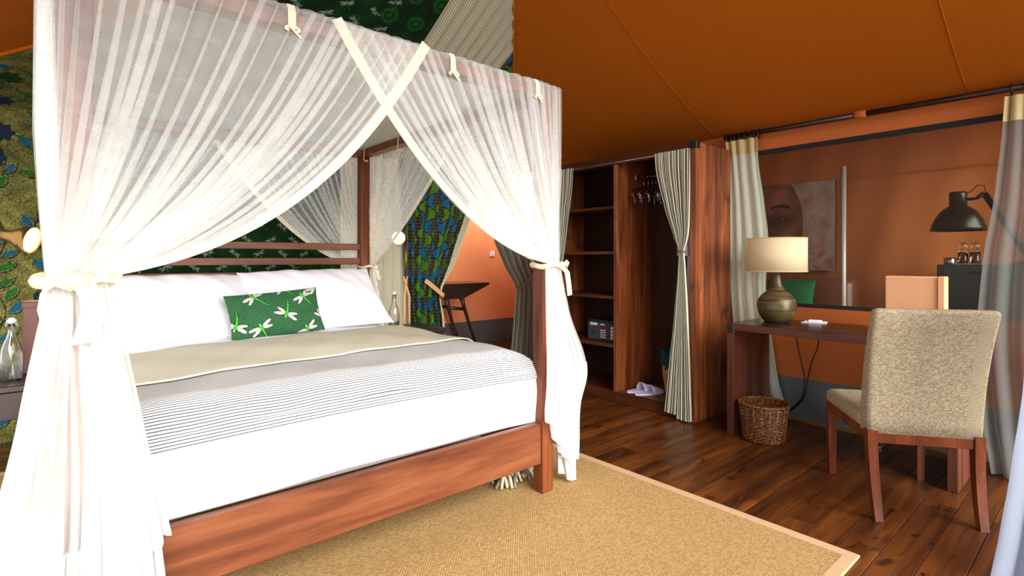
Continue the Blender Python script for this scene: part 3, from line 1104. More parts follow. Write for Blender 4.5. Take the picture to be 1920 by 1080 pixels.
pillow('bed_pillow', M['white_cotton'], (1.425, 3.70, 0.92), 0.95, 0.56, 0.22, Euler((R(-46), R(-1.0), R(2))), 'large white pillow leaning on the headboard beside the striped wall cloth', 'pillow', PG, wrinkle=0.006, seed=3)
pillow('throw_pillow', M['cushion_print'], (1.055, 3.42, 0.862), 0.555, 0.29, 0.11, Euler((R(-22), R(-3.5), R(2))), 'small dark green cushion printed with dragonflies against the white pillows', 'cushion', painter=paint_cushion, n=250, m=130, pinch=0.05)

# ------------------------------------------------------------------ bed nets
def fan(T0, T1, Q0, Q1, c0, c1, nrm, N, nu, nv, over, seed, a0=0.016, a1=0.02, a2=0.007):
    """net gathered from a beam to a tie: each thread line a bezier from top to tie"""
    u = np.linspace(0, 1, nu); v = np.linspace(0, 1, nv)
    U, V = np.meshgrid(u, v, indexing='ij')
    ph = pleat_phase(U, N, seed, 0.5)
    rs = np.random.RandomState(seed + 9)
    wv = sum(rs.rand() * np.sin(V * (2 + 5 * rs.rand()) + U * 12 * rs.rand() + 6 * rs.rand()) for _ in range(3)) * 0.35
    ov = over + 5.5 * V ** 1.8
    Uo = U + (ov / (2 * PI * N) * np.sin(ph) + 0.010 * wv * V * (1 - V) * 4) * (1 - np.abs(2 * U - 1) ** (N / 2.0))
    T0, T1, Q0, Q1, c0, c1, nrm = [np.array(x, float) for x in (T0, T1, Q0, Q1, c0, c1, nrm)]
    Tp = T0 + (T1 - T0) * Uo[..., None]
    Qp = Q0 + (Q1 - Q0) * Uo[..., None]
    Cp = c0 + (c1 - c0) * Uo[..., None]
    t = V[..., None]
    P = (1 - t) ** 2 * Tp + 2 * t * (1 - t) * Cp + t ** 2 * Qp
    am = (1 - V) * (1 - 2 * V).clip(0, 1) * 0 + np.interp(V, [0, 0.5, 1], [a0, a1, a2])
    rr = np.interp(U, np.linspace(0, 1, N + 1), 0.5 + rs.rand(N + 1))
    P = P + nrm * (am * rr * np.cos(ph))[..., None]
    ln = np.linalg.norm(T1 - T0) * 1.8
    return P, np.stack([U * ln, V * 1.5], -1)
def fan_hem(T, Q, c, nrm, inward, w0=0.042, w1=0.018):
    T, Q, c, inward = [Vector(x) for x in (T, Q, c, inward)]
    pts, wd, ws = [], [], []
    for t in np.linspace(0, 1, 30):
        p = T * (1 - t) ** 2 + c * 2 * t * (1 - t) + Q * t * t
        d = ((c - T) * (1 - t) + (Q - c) * t).normalized()
        k = d.cross(Vector(nrm)).normalized()
        if k.dot(inward) < 0: k = -k
        w = w0 + (w1 - w0) * t
        pts.append(p + k * w * 0.45 + Vector(nrm) * 0.004); wd.append(k); ws.append(w)
    return MB().ribbon(pts, ws, wd, 0.002)
NY = by0 - 0.020
HN = {}
def bed_net(name, label, T0, T1, Q0, Q1, c0, c1, nrm, inward, N, seed, skirt=None, over=2.4, nu=None, nv=90):
    th = thing(name, label, 'bed net', Q0, 'sheer white panels of the bed net')
    nu = nu or N * 22
    P, uv = fan(T0, T1, Q0, Q1, c0, c1, nrm, N, nu, nv, over, seed)
    MB().grid(P, uv).build('gathered_panel', M['net'], th, smooth=False, fix=False)
    fan_hem(T1, Q1, c1, nrm, inward).build('hem', M['cream_tape'], th, smooth=False)
    for k, sk in enumerate(skirt or []):
        keys, n, zbot, band, sd = sk
        P, uv = drape(keys, n, n * 12, 50, 1.4, sd, zbot)
        MB().grid(P, uv).build('hanging_panel', M['net_low'], th, smooth=True, fix=False)
        if band:
            j = int(50 * (1 - band))
            Pb = P[:, j:, :].copy()
            cen = P.mean(axis=(0, 1))
            Pb[..., 1] -= 0.004
            MB().grid(Pb, uv[:, j:, :]).build('hem_band', M['net_band'], th, smooth=True, fix=False)
    HN[name + str(seed)] = th
    return th
ZT = 2.075
# foot side, left and right of the opening
QL = (0.045, NY - 0.012, 1.145)
bed_net('bed_net_panel', 'wide bed net panel over the foot of the bed tied back to the near post',
        (-0.012, NY, ZT), (1.19, NY - 0.006, ZT), (0.0, NY - 0.006, 1.14), (0.125, NY - 0.012, 1.150), (-0.014, NY, 1.6), (0.735, NY - 0.01, 1.255), (0, -1, 0), (-1, 0, 0), 26, 11,
        [([(1.14, 0.03, NY - 0.02, 0.135, NY - 0.02, 0.012), (0.9, 0.03, NY - 0.03, 0.175, NY - 0.03, 0.016), (0.6, 0.03, NY - 0.05, 0.22, NY - 0.05, 0.02), (0.05, 0.0, NY - 0.06, 0.275, NY - 0.06, 0.03)],
          7, ([0, 0.5, 0.52, 1], [0.03, 0.05, 0.12, 0.16]), 0.36, 21),
         ([(1.14, 0.05, NY - 0.035, 0.13, NY - 0.03, 0.012), (0.75, 0.07, NY - 0.05, 0.20, NY - 0.05, 0.02), (0.38, 0.06, NY - 0.07, 0.27, NY - 0.06, 0.026)], 6, ([0, 0.5, 1], [0.34, 0.30, 0.40]), 0.30, 22)])
bed_net('bed_net_panel', 'bed net panel over the bed foot tied to the post by the wardrobe',
        (1.972, NY, ZT), (0.784, NY + 0.008, ZT), (1.968, NY - 0.004, 1.165), (1.865, NY - 0.008, 1.18), (1.972, NY, 1.6), (1.30, NY, 1.27), (0, -1, 0), (1, 0, 0), 23, 12,
        [([(1.165, 1.862, NY - 0.01, 1.965, NY - 0.01, 0.010), (0.95, 1.858, NY - 0.02, 2.05, NY + 0.02, 0.014), (0.56, 1.845, NY - 0.035, 2.22, NY + 0.05, 0.022), (0.42, 1.84, NY - 0.04, 2.16, NY + 0.05, 0.03), (0.2, 1.90, NY - 0.03, 2.16, NY + 0.06, 0.03), (0.0, 1.98, NY - 0.02, 2.16, NY + 0.06, 0.02)],
          8, ([0, 0.12, 0.3, 0.5, 0.55, 0.8, 0.82, 1], [0.40, 0.38, 0.22, 0.16, 0.03, 0.02, 0.12, 0.13]), 0.50, 24)])
# long side by the wardrobe
bed_net('bed_net_panel', 'bed net panel on the wardrobe side of the bed gathered to the foot post',
        (1.972, NY, ZT), (1.968, 3.10, ZT), (1.966, 1.935, 1.165), (1.966, 2.03, 1.17), (1.972, NY, 1.6), (1.972, 2.55, 1.30), (1, 0, 0), (0, -1, 0), 19, 13,
        [([(1.165, 1.962, 1.93, 1.975, 2.03, 0.010), (0.56, 2.02, 1.94, 2.14, 2.05, 0.022), (0.03, 2.05, 1.95, 2.14, 2.06, 0.022)], 6, ([0, 1], [0.06, 0.04]), 0.4, 25)])
bed_net('bed_net_panel', 'bed net panel on the wardrobe side gathered to the head post by the reading lamp',
        (1.968, 4.075, ZT), (1.966, 2.70, ZT), (1.968, 4.06, 1.13), (1.968, 3.96, 1.14), (1.968, 4.07, 1.6), (1.968, 3.40, 1.44), (1, 0, 0), (0, 1, 0), 22, 14,
        [([(1.13, 1.965, 4.06, 1.972, 3.96, 0.010), (0.6, 1.98, 4.08, 2.03, 3.90, 0.02), (0.03, 1.98, 4.10, 2.03, 3.92, 0.02)], 6, None, 0.3, 26)])
# head side behind the headboard
HY = by1 + 0.012
bed_net('bed_net_panel', 'bed net panel behind the headboard gathered towards the lamp side',
        (1.955, HY, ZT), (0.80, HY, ZT), (1.94, HY, 1.13), (1.85, HY, 1.135), (1.955, HY, 1.6), (1.30, HY, 1.30), (0, 1, 0), (1, 0, 0), 20, 15,
        [([(1.13, 1.94, HY, 1.86, HY, 0.01), (0.05, 1.97, HY + 0.03, 1.80, HY + 0.02, 0.02)], 5, None, 0.3, 27)])
bed_net('bed_net_panel', 'bed net panel behind the headboard gathered towards the leaf-printed wall',
        (0.015, HY, ZT), (1.17, HY, ZT), (0.03, HY, 1.13), (0.12, HY, 1.135), (0.015, HY, 1.6), (0.67, HY, 1.30), (0, 1, 0), (-1, 0, 0), 20, 16,
        [([(1.13, 0.03, HY, 0.11, HY, 0.01), (0.05, 0.0, HY + 0.03, 0.17, HY + 0.02, 0.02)], 5, None, 0.3, 28)])
# long side by the leaf wall
bed_net('bed_net_panel', 'bed net panel on the leaf-print side of the bed gathered to the near foot post',
        (-0.012, NY, ZT), (-0.004, 3.10, ZT), (0.0, 1.93, 1.14), (0.004, 2.03, 1.15), (-0.014, NY, 1.6), (-0.006, 2.55, 1.30), (-1, 0, 0), (0, -1, 0), 19, 17,
        [([(1.14, 0.045, NY - 0.02, 0.0, NY + 0.06, 0.012), (0.8, -0.03, NY - 0.04, -0.045, NY + 0.09, 0.018), (0.30, -0.11, NY - 0.08, -0.13, NY + 0.05, 0.03)], 6, None, 0.26, 29),
         ([(1.14, 0.05, NY - 0.03, 0.01, NY - 0.02, 0.012), (0.8, 0.03, NY - 0.07, -0.06, NY - 0.02, 0.016), (0.32, 0.02, NY - 0.11, -0.13, NY - 0.06, 0.018)], 4, None, 0.27, 30)])
bed_net('bed_net_panel', 'bed net panel on the leaf-print side of the bed gathered to the head post',
        (-0.004, 4.07, ZT), (-0.004, 2.72, ZT), (0.0, 4.05, 1.13), (0.002, 3.95, 1.14), (-0.004, 4.06, 1.6), (-0.006, 3.4, 1.44), (-1, 0, 0), (0, 1, 0), 20, 18, None)
# flat roof of the net
u = np.linspace(0, 1, 40); v = np.linspace(0, 1, 40)
U, V = np.meshgrid(u, v, indexing='ij')
P = np.stack([-0.012 + 1.984 * U, NY + (HY - NY) * V, ZT + 0.002 - 0.035 * np.sin(PI * U) * np.sin(PI * V)], -1)
tag(MB().grid(P, np.stack([U * 2, V * 2.2], -1)).build('bed_net_roof', M['net_roof'], smooth=True, fix=False), 'flat grey-white net roof stretched over the four-poster beams', 'bed net')

# tie tapes knotted round the posts
def tie_band(name, label, c, rx, ry, tails, loops, w=0.035):
    th = thing(name, label, 'tie', (c[0], c[1], c[2] - 0.05), 'cream tie tapes of the bed net')
    pts = [(c[0] + rx * math.cos(a), c[1] + ry * math.sin(a), c[2] + 0.006 * math.sin(3 * a)) for a in np.linspace(0, 2 * PI, 28)]
    MB().tube(pts, w / 2, 8, True).build('band', M['cream_tape'], th, smooth=True)
    k = Vector(tails[0][0])
    MB().lathe([(0.0, -0.022), (0.018, -0.014), (0.024, 0), (0.018, 0.014), (0.0, 0.022)], k, 12).build('knot', M['cream_tape'], th, smooth=True)
    for t in tails:
        w0 = t[-1]
        o = MB().ribbon(t[:-1], w0, (1, 0.15, 0.1), 0.003).build('tail', M['cream_tape'], th)
    for lp in loops:
        MB().ribbon(lp[:-1], lp[-1], (0.4, -0.3, 0.9), 0.003).build('loop', M['cream_tape'], th)
    return th
tie_band('net_tie', 'long cream tape tied in a bow round the gathered net at the near post', (0.052, NY + 0.015, 1.14), 0.078, 0.062,
    [[(0.06, NY - 0.07, 1.135), (0.085, NY - 0.085, 1.11), (0.09, NY - 0.092, 1.06), (0.075, NY - 0.094, 1.0), (0.062, NY - 0.09, 0.975), [0.055][0]],
     [(0.05, NY - 0.07, 1.135), (0.065, NY - 0.088, 1.12), (0.082, NY - 0.095, 1.08), 0.03]],
    [[(0.055, NY - 0.07, 1.135), (0.02, NY - 0.085, 1.15), (-0.008, NY - 0.08, 1.13), (-0.014, NY - 0.07, 1.09), (-0.008, NY - 0.062, 1.055), 0.05],
     [(0.07, NY - 0.07, 1.135), (0.11, NY - 0.075, 1.15), (0.15, NY - 0.06, 1.145), 0.03]])
tie_band('net_tie', 'cream tape knotted round the gathered net at the post by the wardrobe', (1.915, 1.945, 1.165), 0.064, 0.07,
    [[(1.965, NY - 0.025, 1.165), (2.0, NY - 0.03, 1.13), (2.025, NY - 0.02, 1.06), (2.04, NY - 0.012, 1.01), 0.04]],
    [[(1.965, NY - 0.025, 1.165), (1.99, NY - 0.03, 1.185), (2.01, NY - 0.03, 1.17), (1.99, NY - 0.035, 1.15), 0.022]], 0.028)
tie_band('net_tie', 'cream tape knotted round the gathered net at the head post by the reading lamp', (1.93, 4.02, 1.135), 0.056, 0.066,
    [[(1.99, 3.97, 1.13), (2.0, 3.95, 1.08), (2.01, 3.95, 1.03), 0.03]], [], 0.02)

# cream straps with bows that hang the net from the beams
SG = 'cream straps hanging the net from the foot beam'
def strap(x, y, dirv, label, bow=True, ln=0.085, grp=SG):
    """strap over the beam's outer face, bow below it; dirv = outward normal"""
    n = Vector(dirv); s = n.cross(Vector((0, 0, 1)))
    th = thing('net_strap', label, 'strap', (x, y, 1.95), grp)
    p = Vector((x, y, 0))
    MB().ribbon([p + n * -0.03 + Vector((0, 0, ZT + 0.004)), p + n * 0.010 + Vector((0, 0, ZT + 0.002)), p + n * 0.022 + Vector((0, 0, ZT - 0.02)), p + n * 0.024 + Vector((0, 0, ZT - ln))], 0.026, s, 0.003).build('tape', M['cream_tape'], th)
    if bow:
        k = p + n * 0.028 + Vector((0, 0, ZT - ln))
        for sd in (1, -1):
            MB().ribbon([k, k + s * sd * 0.012 + Vector((0, 0, 0.005)) + n * 0.004, k + s * sd * 0.026 + Vector((0, 0, -0.004)) + n * 0.003, k + s * sd * 0.012 + Vector((0, 0, -0.008))], 0.009, n * 0.5 + Vector((0, 0, 1)), 0.002).build('bow_loop', M['cream_tape'], th)
        MB().ribbon([k, k - s * 0.012 + Vector((0, 0, -0.012)), k - s * 0.03 + Vector((0, 0, -0.026))], 0.010, s, 0.002).build('bow_tail', M['cream_tape'], th)
    return th
strap(0.63, NY, (0, -1, 0), 'cream strap with bow on the wide net panel, above the bedspread')
strap(1.30, NY, (0, -1, 0), 'cream strap just past the crossing of the two front net hems')
strap(1.80, NY, (0, -1, 0), 'cream strap with bow on the net corner nearest the wardrobe')
strap(0.15, NY, (0, -1, 0), 'cream strap on the net corner above the long tied bow')
def inner_strap(y, label):
    th = thing('net_strap', label, 'strap', (1.87, y, 1.93), 'thin tapes on the side beam near the headboard')
    x = bx1 - ps - 0.006
    MB().ribbon([(x + 0.03, y, 2.07), (x, y, 2.06), (x - 0.003, y, 2.03), (x - 0.003, y + 0.005, 1.975)], 0.012, (0, 1, 0), 0.002).build('tape', M['cream_tape'], th)
    MB().ribbon([(x - 0.003, y, 1.985), (x - 0.012, y - 0.03, 1.965), (x - 0.006, y - 0.075, 1.955)], 0.012, (0, 0.2, 1), 0.002).build('tail', M['cream_tape'], th)
inner_strap(3.92, 'thin white tape at the top of the head post beside the net')
inner_strap(3.38, 'thin white tape hanging from the middle of the dark side beam')

# ------------------------------------------------------------------ shaggy fringed runner under the bed
fr = thing('fringed_runner', 'shaggy fringed wool runner poking out under the foot rail', 'rug', (1.94, 2.6, RZ))
MB().box(1.80, 2.08, 2.24, 3.5, RZ, RZ + 0.03, 0.01).build('pile', M['fringe_grey'], fr)
mbs = [MB(), MB()]
rf = random.Random(8)
for i in range(230):
    x = 1.80 + 0.28 * rf.random(); y = 2.13 + 0.26 * rf.random(); h = RZ + 0.025 + 0.06 * rf.random()
    a = rf.uniform(-3.0, -1.0); ln = rf.uniform(0.04, 0.09)
    p = Vector((x, y, h)); d = Vector((math.cos(a), math.sin(a), 0))
    mbs[i % 3 == 0].tube([p - Vector((0, 0, 0.02)), p + d * ln * 0.4 + Vector((0, 0, 0.012)), p + d * ln * 0.8 + Vector((0, 0, -0.01)), Vector((x, y, RZ + 0.006)) + d * ln * 1.1], [0.009, 0.0095, 0.009, 0.007], 6)
for q, mt in zip(mbs, ('fringe', 'fringe_grey')):
    o = q.build('fringe', M[mt], fr, smooth=True); o['kind'] = 'stuff'

# ------------------------------------------------------------------ wardrobe
wx0, wx1, wy0, wy1, wz1 = 3.565, 4.085, 2.053, 3.60, 2.06
wd = thing('wardrobe', 'open cedar wardrobe with shelves, hanging bay and striped curtains', 'wardrobe', ((wx0 + wx1) / 2, (wy0 + wy1) / 2, 0))
for i, (a, b_) in enumerate(((wx0 + 0.03, 3.70), (3.70, 3.83), (3.83, 3.955), (3.955, wx1))):
    MB().box(a + 0.0006, b_ - 0.0006, wy0, wy0 + 0.028, 0.0, wz1 - 0.001, 0.002).build('side_board', M['cedar'], wd)
MB().box(wx0 + 0.03, wx1, wy1 - 0.028, wy1, 0.0, wz1 - 0.001, 0.002).build('side_panel', M['cedar'], wd)
MB().box(wx0, wx0 + 0.03, wy0 - 0.002, wy0 + 0.052, 0.0, wz1, 0.003).build('stile', M['cedar'], wd)
MB().box(wx0, wx0 + 0.03, wy1 - 0.05, wy1 + 0.002, 0.0, wz1, 0.003).build('stile', M['cedar'], wd)
MB().box(wx0 - 0.004, wx0 + 0.05, wy0 - 0.006, wy0 + 0.06, wz1 - 0.05, wz1 + 0.006, 0.003).build('corner_bracket', M['bracket'], wd)
MB().box(wx0, wx0 + 0.03, wy0 + 0.052, wy1 - 0.05, 1.985, wz1, 0.003).build('head_rail', M['cedar_y'], wd)
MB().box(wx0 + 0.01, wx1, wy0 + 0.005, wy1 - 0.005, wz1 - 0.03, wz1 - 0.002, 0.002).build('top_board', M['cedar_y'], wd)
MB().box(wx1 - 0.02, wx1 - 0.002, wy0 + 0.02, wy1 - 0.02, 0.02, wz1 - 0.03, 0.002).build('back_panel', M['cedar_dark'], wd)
MB().box(wx0 + 0.012, wx1 - 0.02, wy0 + 0.028, wy1 - 0.028, 0.0, 0.088, 0.003).build('plinth', M['cedar_y'], wd)
DY = 2.775
MB().box(wx0 + 0.005, wx1 - 0.02, DY, DY + 0.035, 0.088, wz1 - 0.03, 0.002).build('divider', M['cedar'], wd)
for z in (0.475, 0.884, 1.262, 1.645):
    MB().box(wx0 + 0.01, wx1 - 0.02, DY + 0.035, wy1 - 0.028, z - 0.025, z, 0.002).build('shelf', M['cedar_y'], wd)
MB().tube([(wx0 - 0.012, wy0 + 0.06, 2.0), (wx0 - 0.012, wy1 - 0.05, 2.0)], 0.006, 8).build('curtain_rail', M['steel'], wd, smooth=True)
MB().tube([(3.84, wy0 + 0.03, 1.895), (3.84, DY, 1.895)], 0.010, 10).build('hanging_rod', M['steel'], wd, smooth=True)
for yy in (wy0 + 0.032, DY - 0.006):
    MB().box(3.82, 3.86, yy - 0.005, yy + 0.005, 1.88, 1.92, 0.002).build('rod_bracket', M['steel'], wd)
tag(MB().box(wx0 + 0.03, wx1 - 0.05, wy0 + 0.06, DY - 0.02, 0.0885, 0.094, 0.002).build('wardrobe_mat', M['mat']), 'olive sisal mat on the floor of the hanging bay', 'mat')

# hangers
HG = 'wooden hangers on the wardrobe rod'
hg0 = thing('coat_hanger', 'dark wooden hanger with metal clips on the wardrobe rod', 'hanger', (3.84, 2.7, 1.895), HG)
hk = [(3.84 + 0.014 * math.sin(a), 2.7, 1.893 + 0.014 * math.cos(a)) for a in np.linspace(-1.9, 2.6, 12)]
MB().tube(hk + [(3.84, 2.7, 1.86), (3.84, 2.7, 1.80)], 0.0022, 6).build('hook', M['steel'], hg0, smooth=True)
MB().tube([(3.66, 2.7, 1.725), (3.72, 2.7, 1.775), (3.84, 2.7, 1.805), (3.96, 2.7, 1.775), (4.02, 2.7, 1.725)], [0.008, 0.011, 0.012, 0.011, 0.008], 8).build('shoulder_bar', M['hanger_wood'], hg0, smooth=True)
MB().tube([(3.67, 2.7, 1.728), (4.01, 2.7, 1.728)], 0.003, 6).build('cross_bar', M['steel'], hg0, smooth=True)
for xx in (3.72, 3.95):
    MB().prism([(xx - 0.020, 1.735), (xx + 0.020, 1.735), (xx + 0.008, 1.70), (xx + 0.012, 1.665), (xx - 0.012, 1.665), (xx - 0.008, 1.70)], 'y', 2.694, 2.706).build('clip', M['steel'], hg0)
for i in range(1, 8):
    h = copy_tree(hg0)
    h.location = (3.84, 2.7 - 0.042 * i + 0.006 * math.sin(i * 5), 1.895)
    h.rotation_euler = (0, 0, 0.15 * math.sin(i * 2.7))

# lavender robe at the end of the rod
rb = thing('bathrobe', 'lavender bathrobe hanging at the end of the wardrobe rod', 'robe', (3.84, 2.15, 1.9))
P, uv = drape([(1.86, 3.72, 2.14, 3.94, 2.14, 0.01), (1.75, 3.63, 2.15, 4.02, 2.15, 0.02), (1.2, 3.62, 2.15, 4.02, 2.15, 0.025), (0.52, 3.60, 2.15, 4.03, 2.15, 0.03)], 7, 84, 40, 0.7, 41)
MB().grid(P, uv).build('body', M['robe'], rb, smooth=True, fix=False)
MB().tube([(3.64, 2.17, 1.74), (3.61, 2.185, 1.45), (3.615, 2.18, 1.22)], [0.05, 0.045, 0.05], 12).build('sleeve', M['robe'], rb, smooth=True)
MB().tube([(3.84 + 0.014 * math.sin(a), 2.14, 1.893 + 0.014 * math.cos(a)) for a in np.linspace(-1.9, 2.6, 12)] + [(3.84, 2.14, 1.85)], 0.0022, 6).build('hook', M['steel'], rb, smooth=True)

# slippers
def slipper(x, y, rzz, label):
    xf = Matrix.Translation((x, y, 0.0945)) @ Matrix.Rotation(rzz, 4, 'Z')
    th = thing('slipper', label, 'slipper', (x, y, 0.0945), 'pair of lavender slippers')
    out = []
    for t in np.linspace(0, 2 * PI, 36, endpoint=False):
        yy = 0.135 * math.cos(t); w = 0.046 * (1 + 0.12 * math.cos(t)) * math.sin(t)
        out.append((w, yy))
    mb = MB(xf); mb.prism(out, 'z', 0, 0.014); mb.build('sole', M['slipper'], th, smooth=False)
    a = np.linspace(0, PI, 20); b_ = np.linspace(0, 1, 12)
    Aa, Bb = np.meshgrid(a, b_, indexing='ij')
    yy = 0.0 + 0.128 * Bb
    w = 0.049 * np.sqrt(np.clip(1 - (yy / 0.137) ** 2, 0.02, 1)) * 1.08
    hh = 0.012 + 0.050 * (1 - Bb) ** 0.8
    hh = np.maximum(hh, 0.012 * (1 - Bb))
    P = np.stack([w * np.cos(Aa), yy, 0.008 + hh * np.sin(Aa)], -1)
    mb = MB(xf); mb.grid(P)
    o = mb.build('upper', M['slipper'], th, smooth=True, fix=False)
    md = o.modifiers.new('thick', 'SOLIDIFY'); md.thickness = 0.006
slipper(3.72, 2.645, R(-108), 'lavender slipper nearest the wardrobe divider')
slipper(3.70, 2.545, R(-112), 'lavender slipper nearest the straw basket')

# straw basket with teal cloth
bk = thing('straw_basket', 'straw basket lined with teal cloth inside the wardrobe', 'basket', (3.82, 2.30, 0.0945))
prof = [(0.13, 0.0945), (0.14, 0.12), (0.152, 0.2), (0.165, 0.30), (0.172, 0.36), (0.164, 0.36), (0.155, 0.30), (0.13, 0.12), (0.0, 0.11)]
MB().lathe([(0.0, 0.0945)] + prof, (3.82, 2.30, 0), 40).build('basket_wall', M['straw'], bk, smooth=True)
for k in range(16):
    z = 0.11 + k * 0.0158
    r = float(np.interp(z, [0.0945, 0.12, 0.2, 0.30, 0.36], [0.13, 0.14, 0.152, 0.165, 0.172]))
    MB().tube([(3.82 + (r + 0.001 * math.sin(i * 4)) * math.cos(2 * PI * i / 48), 2.30 + (r + 0.001 * math.sin(i * 4)) * math.sin(2 * PI * i / 48), z) for i in range(49)], 0.0065, 5).build('coil', M['straw'], bk, smooth=True)
a = np.linspace(0, 2 * PI, 80, endpoint=False); b_ = np.linspace(0, 1, 18)
Aa, Bb = np.meshgrid(a, b_, indexing='ij')
r = 0.178 + 0.006 * np.sin(Aa * 9) - 0.18 * np.clip(Bb - 0.25, 0, 1) * (1 + 0.1 * np.sin(Aa * 5))
z = 0.335 + 0.13 * np.sin(np.clip(Bb * 4, 0, 1) * PI / 2) + 0.022 * np.sin(Aa * 5 + 3) * np.clip(Bb * 3, 0, 1) - 0.02 * Bb + 0.015 * np.sin(Aa * 11 + Bb * 20)
MB().grid(np.stack([3.82 + r * np.cos(Aa), 2.30 + r * np.sin(Aa), z], -1), None, True).build('cloth_liner', M['teal'], bk, smooth=True, fix=False)

# safe on the low shelf
sf = thing('safe', 'dark grey safe with keypad on the low wardrobe shelf', 'safe', (3.86, 3.02, 0.4755))
sx0, sy0, sy1, sz0, sz1 = 3.70, 2.825, 3.20, 0.4755, 0.655
MB().box(sx0 + 0.006, 4.02, sy0, sy1, sz0, sz1, 0.004).build('body', M['safe_dark'], sf)
dr = MB().box(sx0 - 0.008, sx0 + 0.005, sy0 + 0.002, sy1 - 0.002, sz0 + 0.004, sz1 - 0.022, 0.003).build('door', M['safe'], sf)
fx = sx0 - 0.009
MB().box(fx - 0.002, fx + 0.002, 3.085, 3.165, 0.606, 0.628, 0.0006).build('sticker', M['white_print'], dr)
MB().box(fx - 0.002, fx + 0.002, 3.005, 3.055, 0.612, 0.622, 0.0006).build('name_strip', M['white_print'], dr)
MB().box(fx - 0.003, fx + 0.002, 2.995, 3.058, 0.585, 0.604, 0.0006).build('display', M['red_display'], dr)
for r_ in range(4):
    for c_ in range(3):
        MB().box(fx - 0.004, fx + 0.002, 3.048 - c_ * 0.022 - 0.012, 3.048 - c_ * 0.022, 0.500 + r_ * 0.020, 0.511 + r_ * 0.020, 0.001).build('key', M['white_print'], dr)
for q in range(2):
    for k in range(4):
        MB().box(fx - 0.002, fx + 0.002, 2.935 - q * 0.038 - 0.026, 2.935 - q * 0.038, 0.497 + k * 0.029, 0.519 + k * 0.029, 0.0006).build('instruction_label', M['white_print'], dr)
MB().lathe([(0.0, 0.0), (0.012, 0.0), (0.012, 0.008), (0.0, 0.008)], (fx, 3.13, 0.545), 16, Matrix.Rotation(-PI / 2, 3, 'Y')).build('lock', M['safe_dark'], dr)

# striped wardrobe curtains
wc = thing('wardrobe_curtain', 'striped curtain at the hanging bay, tied narrow with a dark band', 'curtain', (3.54, 2.13, 0.01), 'striped wardrobe curtains')
ck = [(2.012, 3.545, 2.385, 3.545, 2.085, 0.010), (1.93, 3.545, 2.38, 3.545, 2.085, 0.013), (1.6, 3.545, 2.30, 3.545, 2.09, 0.016), (1.36, 3.542, 2.215, 3.542, 2.105, 0.016), (1.25, 3.54, 2.175, 3.54, 2.135, 0.014), (1.15, 3.54, 2.18, 3.54, 2.128, 0.014),
      (0.8, 3.535, 2.205, 3.535, 2.105, 0.018), (0.3, 3.53, 2.255, 3.53, 2.08, 0.02), (0.012, 3.525, 2.285, 3.525, 2.065, 0.022)]
P, uv = drape(ck, 11, 220, 110, 1.1, 61, ([0, 0.4, 0.45, 1], [0.045, 0.04, 0.012, 0.012]), cw=0.75)
MB().grid(P, uv).build('cloth', M['ticking'], wc, smooth=True, fix=False)
MB().tube([(3.54 + 0.024 * math.cos(a), 2.155 + 0.030 * math.sin(a), 1.255 + 0.002 * math.sin(a)) for a in np.linspace(0, 2 * PI, 20)], 0.006, 6).build('tie_band', M['strap_brown'], wc, smooth=True)
wc = thing('wardrobe_curtain', 'striped curtain at the shelf side of the wardrobe, pulled behind the bed net', 'curtain', (3.54, 3.45, 0.01), 'striped wardrobe curtains')
ck = [(2.012, 3.545, 3.55, 3.545, 3.235, 0.012), (1.9, 3.545, 3.55, 3.545, 3.245, 0.014), (1.5, 3.545, 3.54, 3.545, 3.31, 0.016), (1.1, 3.54, 3.52, 3.54, 3.38, 0.016), (0.9, 3.54, 3.50, 3.54, 3.42, 0.014), (0.5, 3.54, 3.52, 3.54, 3.40, 0.018), (0.02, 3.53, 3.55, 3.53, 3.36, 0.02)]
P, uv = drape(ck, 11, 200, 70, 1.1, 62, cw=0.75)
MB().grid(P, uv).build('cloth', M['ticking'], wc, smooth=True, fix=False)
MB().tube([(3.54 + 0.024 * math.cos(a), 3.46 + 0.045 * math.sin(a), 0.9) for a in np.linspace(0, 2 * PI, 20)], 0.006, 6).build('tie_band', M['strap_brown'], wc, smooth=True)

# ------------------------------------------------------------------ desk and what stands on it
dx0, dx1, dy0, dy1, dz = 3.50, 4.08, 0.555, 1.785, 0.758
dk = thing('writing_desk', 'dark wooden desk with panel ends and metal corners below the screen window', 'desk', ((dx0 + dx1) / 2, (dy0 + dy1) / 2, 0))
MB().box(dx0 + 0.012, dx1, dy0 + 0.003, dy1 - 0.003, dz - 0.046, dz, 0.003).build('top', M['desk_top'], dk)
MB().box(dx0, dx0 + 0.0115, dy0 + 0.003, dy1 - 0.003, dz - 0.046, dz - 0.001, 0.003).build('front_edge', M['desk_edge'], dk)
for ya in (dy0, dy1 - 0.046):
    MB().box(dx0, dx1 - 0.02, ya, ya + 0.046, 0.0, dz - 0.047, 0.003).build('end_panel', M['desk_side'], dk)
for ya in (dy0 - 0.003, dy1 - 0.055):
    MB().box(dx0 - 0.004, dx0 + 0.032, ya, ya + 0.058, dz - 0.072, dz + 0.003, 0.012).build('corner_bracket', M['bracket'], dk)

